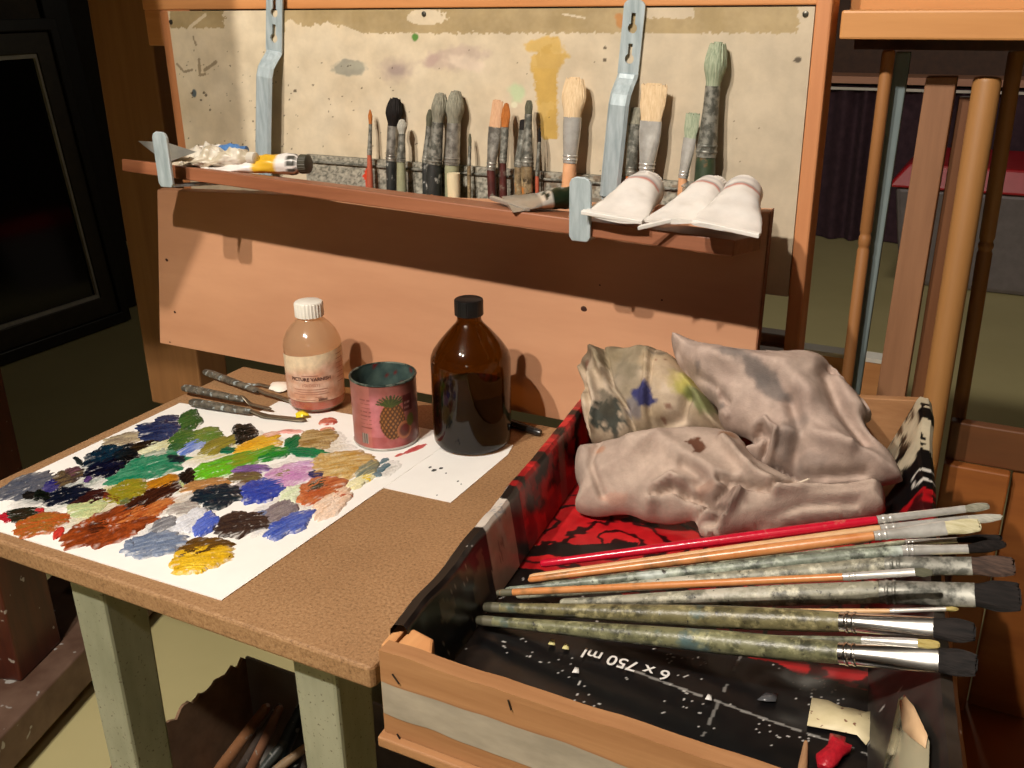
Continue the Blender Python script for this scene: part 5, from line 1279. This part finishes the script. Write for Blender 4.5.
# framed pictures leaning on the left
BRk = PZ(123, 319, 0); tp_ = PY(47, 21, BRk.y); e2 = (tp_-BRk).normalized(); e1 = V((0, -1, 0)); nf = e1.cross(e2)
if nf.x < 0: nf = -nf
def fst(x, y):
    q = on(x, y, BRk, nf)-BRk; return q.dot(e1), q.dot(e2)
M_blkfr = mat('black_frame', C(16,15,13), C(24,22,19), rough=.4); M_mold = mat('dark_moulding', C(44,39,29), C(54,47,36), rough=.45); M_slip = mat('grey_slip', C(168,164,156), C(182,178,170), rough=.5)
M_pgl = mat('dark_glazing', C(10,10,10), C(13,13,12), rough=.08, spec=.5)
pic = thing('picture_frame', 'large dark framed picture with a thin grey inner slip, leaning at the left', 'picture frame', BRk)
sR, tB = fst(93, 296); _, tT = fst(28.6, 57); sL = sR+1.25; s0, t0 = 0, 0; tTop = tT+tB; sEnd = sL+sR
def fp_(s, t, n=0): return BRk+e1*s+e2*t+nf*n
def fring(mb, o, i, n0, n1):
    (a0, b0, a1, b1), (c0, d0, c1, d1) = o, i
    O = [(a0, b0), (a1, b0), (a1, b1), (a0, b1)]; I = [(c0, d0), (c1, d0), (c1, d1), (c0, d1)]
    vs = [fp_(s, t, n0) for s, t in O]+[fp_(s, t, n0) for s, t in I]+[fp_(s, t, n1) for s, t in O]+[fp_(s, t, n1) for s, t in I]
    fs = []
    for k in range(4):
        k2 = (k+1) % 4; fs += [(8+k, 8+k2, 12+k2, 12+k), (k, k2, 4+k2, 4+k), (k, k2, 8+k2, 8+k), (4+k, 4+k2, 12+k2, 12+k)]
    return mb.add(vs, fs)
ms = .30*sR; 
fring(MB(), (0, 0, sEnd, tTop), (sR*.34, tB*.34, sEnd-sR*.34, tTop-tB*.34), 0, .05).build('outer_moulding', M_blkfr, pic, smooth=False, bevel=.004)
fring(MB(), (sR*.34, tB*.34, sEnd-sR*.34, tTop-tB*.34), (sR*.94, tB*.94, sEnd-sR*.94, tTop-tB*.94), 0, .035).build('inner_moulding', M_mold, pic, smooth=False, bevel=.003)
fring(MB(), (sR*.94, tB*.94, sEnd-sR*.94, tTop-tB*.94), (sR*1.02, tB*1.05, sEnd-sR*1.02, tTop-tB*1.05), 0, .028).build('slip', M_slip, pic, smooth=False)
MB().add([fp_(s, t, .015) for s, t in ((sR, tB), (sL, tB), (sL, tT), (sR, tT))]+[fp_(s, t, .002) for s, t in ((sR, tB), (sL, tB), (sL, tT), (sR, tT))], [(0, 1, 2, 3), (7, 6, 5, 4), (0, 4, 5, 1), (1, 5, 6, 2), (2, 6, 7, 3), (3, 7, 4, 0)]).build('picture_glass', M_pgl, pic, smooth=False)
p2 = thing('picture_frame', 'narrow dark picture frame standing behind the large framed picture', 'picture frame', BRk+V((-.1, .1, 0)))
fr2 = MB(); b_ = BRk+V((-.06, 0, 0))
def fq(s, t, n): return BRk+V((-.12, 0, 0))+e1*s+e2*t+nf*n
for (sa, sb, ta, tb_) in ((-.17, -.06, 0, 1.25),): fr2.hexa([fq(sa, ta, 0), fq(sb, ta, 0), fq(sb, ta, .04), fq(sa, ta, .04)], [fq(sa, tb_, 0), fq(sb, tb_, 0), fq(sb, tb_, .04), fq(sa, tb_, .04)])
fr2.hexa([fq(-.06, 0, 0), fq(1, 0, 0), fq(1, 0, .04), fq(-.06, 0, .04)], [fq(-.06, .1, 0), fq(1, .1, 0), fq(1, .1, .04), fq(-.06, .1, .04)])
fr2.build('moulding', M_blkfr, p2, smooth=False, bevel=.004)
MB().add([fq(-.055, .1, .02), fq(1, .1, .02), fq(1, 1.2, .02), fq(-.055, 1.2, .02)], [(0, 1, 2, 3)]).build('picture_back', mat('brown_backing', C(62,56,46), C(72,64,52), rough=.8), p2, smooth=False)
p3 = thing('picture_frame', 'dark picture with a pale strip standing above and behind the large frame', 'picture frame', (-3.6, 2.2, 0))
def on3(x, y, off=0): return PX(x, y, -3.55+off)
a_, b_, c_, d_ = on3(-60, 80), on3(46, 60), on3(46, -60), on3(-60, -60)
MB().prism([V((-3.6, a_.y, .0)), V((-3.6, b_.y, 0)), V((-3.6, b_.y, 2.1)), V((-3.6, a_.y, 2.1))], (.05, 0, 0)).build('dark_panel', M_blkfr, p3, smooth=False)
s0_, s1_ = on3(33, 22, .004), on3(45, 22, .004)
MB().prism([V((-3.55, s0_.y, s0_.z)), V((-3.55, s1_.y, s0_.z)), V((-3.55, s1_.y, 2.1)), V((-3.55, s0_.y, 2.1))], (.006, 0, 0)).build('pale_strip', M_slip, p3, smooth=False)

# ================================================================== dark studio easel at the left
E_ = V((-.29, .957, 0)).normalized(); R_ = V((.957, .29, 0)).normalized()
de = thing('studio_easel', 'dark red-brown studio easel, its post standing on a low wooden foot', 'easel', (-1.34, .85, 0))
M_mah = mat('mahogany_stain', C(66,28,18), C(92,42,26), rough=.35, scale=(30, 30, 5), speck=C(170,160,150), speck_amt=.26, speck_scale=60)
M_foot = mat('scuffed_brown_wood', C(92,66,52), C(122,96,80), rough=.6, scale=(12, 12, 12), speck=C(180,176,170), speck_amt=.30, speck_scale=40)
def loc(r, e, z): return V((-1.247, .688, 0))+R_*r+E_*e+V((0, 0, z))
def ebox(r0, r1, e0, e1, z0, z1):
    return MB().hexa([loc(r0, e0, z0), loc(r1, e0, z0), loc(r1, e1, z0), loc(r0, e1, z0)], [loc(r0, e0, z1), loc(r1, e0, z1), loc(r1, e1, z1), loc(r0, e1, z1)])
ebox(-.20, 0, -.5, .9, .03, .10).build('foot_beam', M_foot, de, smooth=False, bevel=.004)
dpc = V((-1.332, .791, 0))-V((-1.247, .688, 0)); pr_, pe_ = dpc.dot(R_), dpc.dot(E_)
ebox(pr_-.13, pr_, pe_, pe_+.11, .10, 1.9).build('post', M_mah, de, smooth=False, bevel=.004)
ebox(pr_-.05, pr_+.03, pe_+.30, pe_+.33, .10, .16).build('foot_cleat', M_blkfr, de, smooth=False)
shade_pts = [(-.816, 2.0), (-.816, 1.45), (-.818, 1.38), (-.84, 1.28), (-.872, 1.22), (-.885, 1.195), (-1.03, 1.185), (-1.06, .90), (-2.7, .86), (-2.7, 2.0)]  # unseen panel cut to shade pin board, rear post and far-left floor
MB().prism([V((x, .458, z)) for x, z in shade_pts], (0, .018, 0)).build('shade_panel', mat('shade_board', C(150,130,104), C(164,144,116), rough=.9), de, smooth=False)
MB().box((-1.40, .476, 1.5), (-1.36, .85, 1.54)).build('shade_panel_arm', M_mah, de, smooth=False)  # arm added to carry the unseen shading panel

# ================================================================== box of sticks under the table
zt_b = .34
gx = lambda x, y: PZ(x, y, zt_b)
b0_, b1_, b2_ = gx(163, 725), gx(245, 655), gx(330, 690)
box = thing('cardboard_box', 'torn open cardboard box of old brushes on the floor under the table', 'box', (-.75, .75, 0))
M_card = mat('brown_cardboard', C(112,86,64), C(134,104,78), rough=.8, scale=(30, 30, 30)); M_cardg = mat('grey_cardboard', C(128,122,116), C(146,140,132), rough=.8, scale=(20, 20, 20))
XL, YBk, YF, XR = -.808, .777, .505, -.45
def torn(u, s): return zt_b+.010*fbm(u*14+s, 2, 5, 4)-.006
lw = MB(); lw.grid(lambda u, w: V((XL, YF+(YBk-YF)*u, torn(u, 3)*w)), 60, 4); lw.grid(lambda u, w: V((XL-.004, YF+(YBk-YF)*u, torn(u, 3)*w)), 60, 4); lw.grid(lambda u, w: V((XL-.004*w, YF+(YBk-YF)*u, torn(u, 3))), 60, 1)
lw.build('side_wall', M_card, box, smooth=False)
bw = MB(); bw.box((XL, YBk, 0), (XR, YBk+.004, zt_b-.004)); bw.build('end_wall', M_cardg, box, smooth=False)
MB().box((XR, YF, 0), (XR+.004, YBk, zt_b-.02)).build('side_wall', M_card, box, smooth=False)
MB().box((XL, YF-.004, 0), (XR, YF, zt_b-.06)).build('end_wall', M_card, box, smooth=False)
MB().box((XL, YF, .002), (XR, YBk, .006)).build('bottom', M_card, box, smooth=False)
LBS = [((205,790),(268,705),.014,(130,86,54),'long brown wooden stick against the torn side of the box'),((222,800),(280,704),.010,(60,50,44),'thin dark brush handle with silver flecks beside the brown stick'),
       ((240,790),(281,706),.012,(120,80,56),'reddish wooden handle in the middle of the box'),((262,795),(303,705),.017,(26,34,34),'thick black-green handle leaning in the box'),
       ((285,790),(312,712),.015,(22,24,24),'black handle nearest the right table leg in the box'),((268,776),(318,738),.010,(176,146,110),'pale wooden handle lying on top in the box'),((262,770),(300,725),.012,(58,62,58),'dark grey crusted handle beneath the pale one in the box')]
for i, (pa_, pb_, r, col, lab) in enumerate(LBS):
    q0, q1 = PZ(*pa_, .19+.012*i if i < 5 else .265), PZ(*pb_, .325 if i < 5 else .30)
    q0.y = max(q0.y, YF+.02); q1.y = min(q1.y, YBk-.02)
    o = MB().loft([(q0, r*.45, r*.45), (q0.lerp(q1, .3), r*.6, r*.6), (q0.lerp(q1, .8), r*.5, r*.5), (q0.lerp(q1, .97), r*.42, r*.42), (q1, r*.2, r*.2)], 18).build('old_paint_stick', flatm(col, .4, 'old_handle', 22, speck=C(150,150,140), speck_amt=.30, speck_scale=90))
    tag(o, lab, 'stick', 'old brushes in the cardboard box')

# ================================================================== light
def point(name, loc_, e, col, r):
    l = bpy.data.lights.new(name, 'POINT'); l.energy = e; l.color = col; l.shadow_soft_size = r
    o = bpy.data.objects.new(name, l); COL.objects.link(o); o.location = loc_; return o
WARM = (1, .915, .81)
point('ceiling_bulb', (-.72, -.60, 2.30), 116, WARM, .020)
point('ceiling_bulb', (-.44, -.62, 2.28), 102, WARM, .020)
point('room_fill', (.5, -2.1, 1.9), 7, (1, .86, .68), .15)  # added fill to soften shadows and reach under the table
point('far_fill', (-.6, 3.5, 2.40), 15, (1, .88, .70), .12)  # added fill for the far floor and the leaning pictures
w = bpy.data.worlds.new('world'); SC.world = w; w.use_nodes = True
w.node_tree.nodes['Background'].inputs[0].default_value = (.05, .043, .034, 1); w.node_tree.nodes['Background'].inputs[1].default_value = 1
SC.view_settings.view_transform = 'Standard'; SC.view_settings.look = 'None'; SC.view_settings.gamma = 1; SC.view_settings.exposure = 0
SC.view_settings.use_curve_mapping = False
SC.cycles.use_denoising = True
SC.cycles.caustics_reflective = False; SC.cycles.caustics_refractive = False
SC.cycles.max_bounces = 8; SC.cycles.transparent_max_bounces = 16
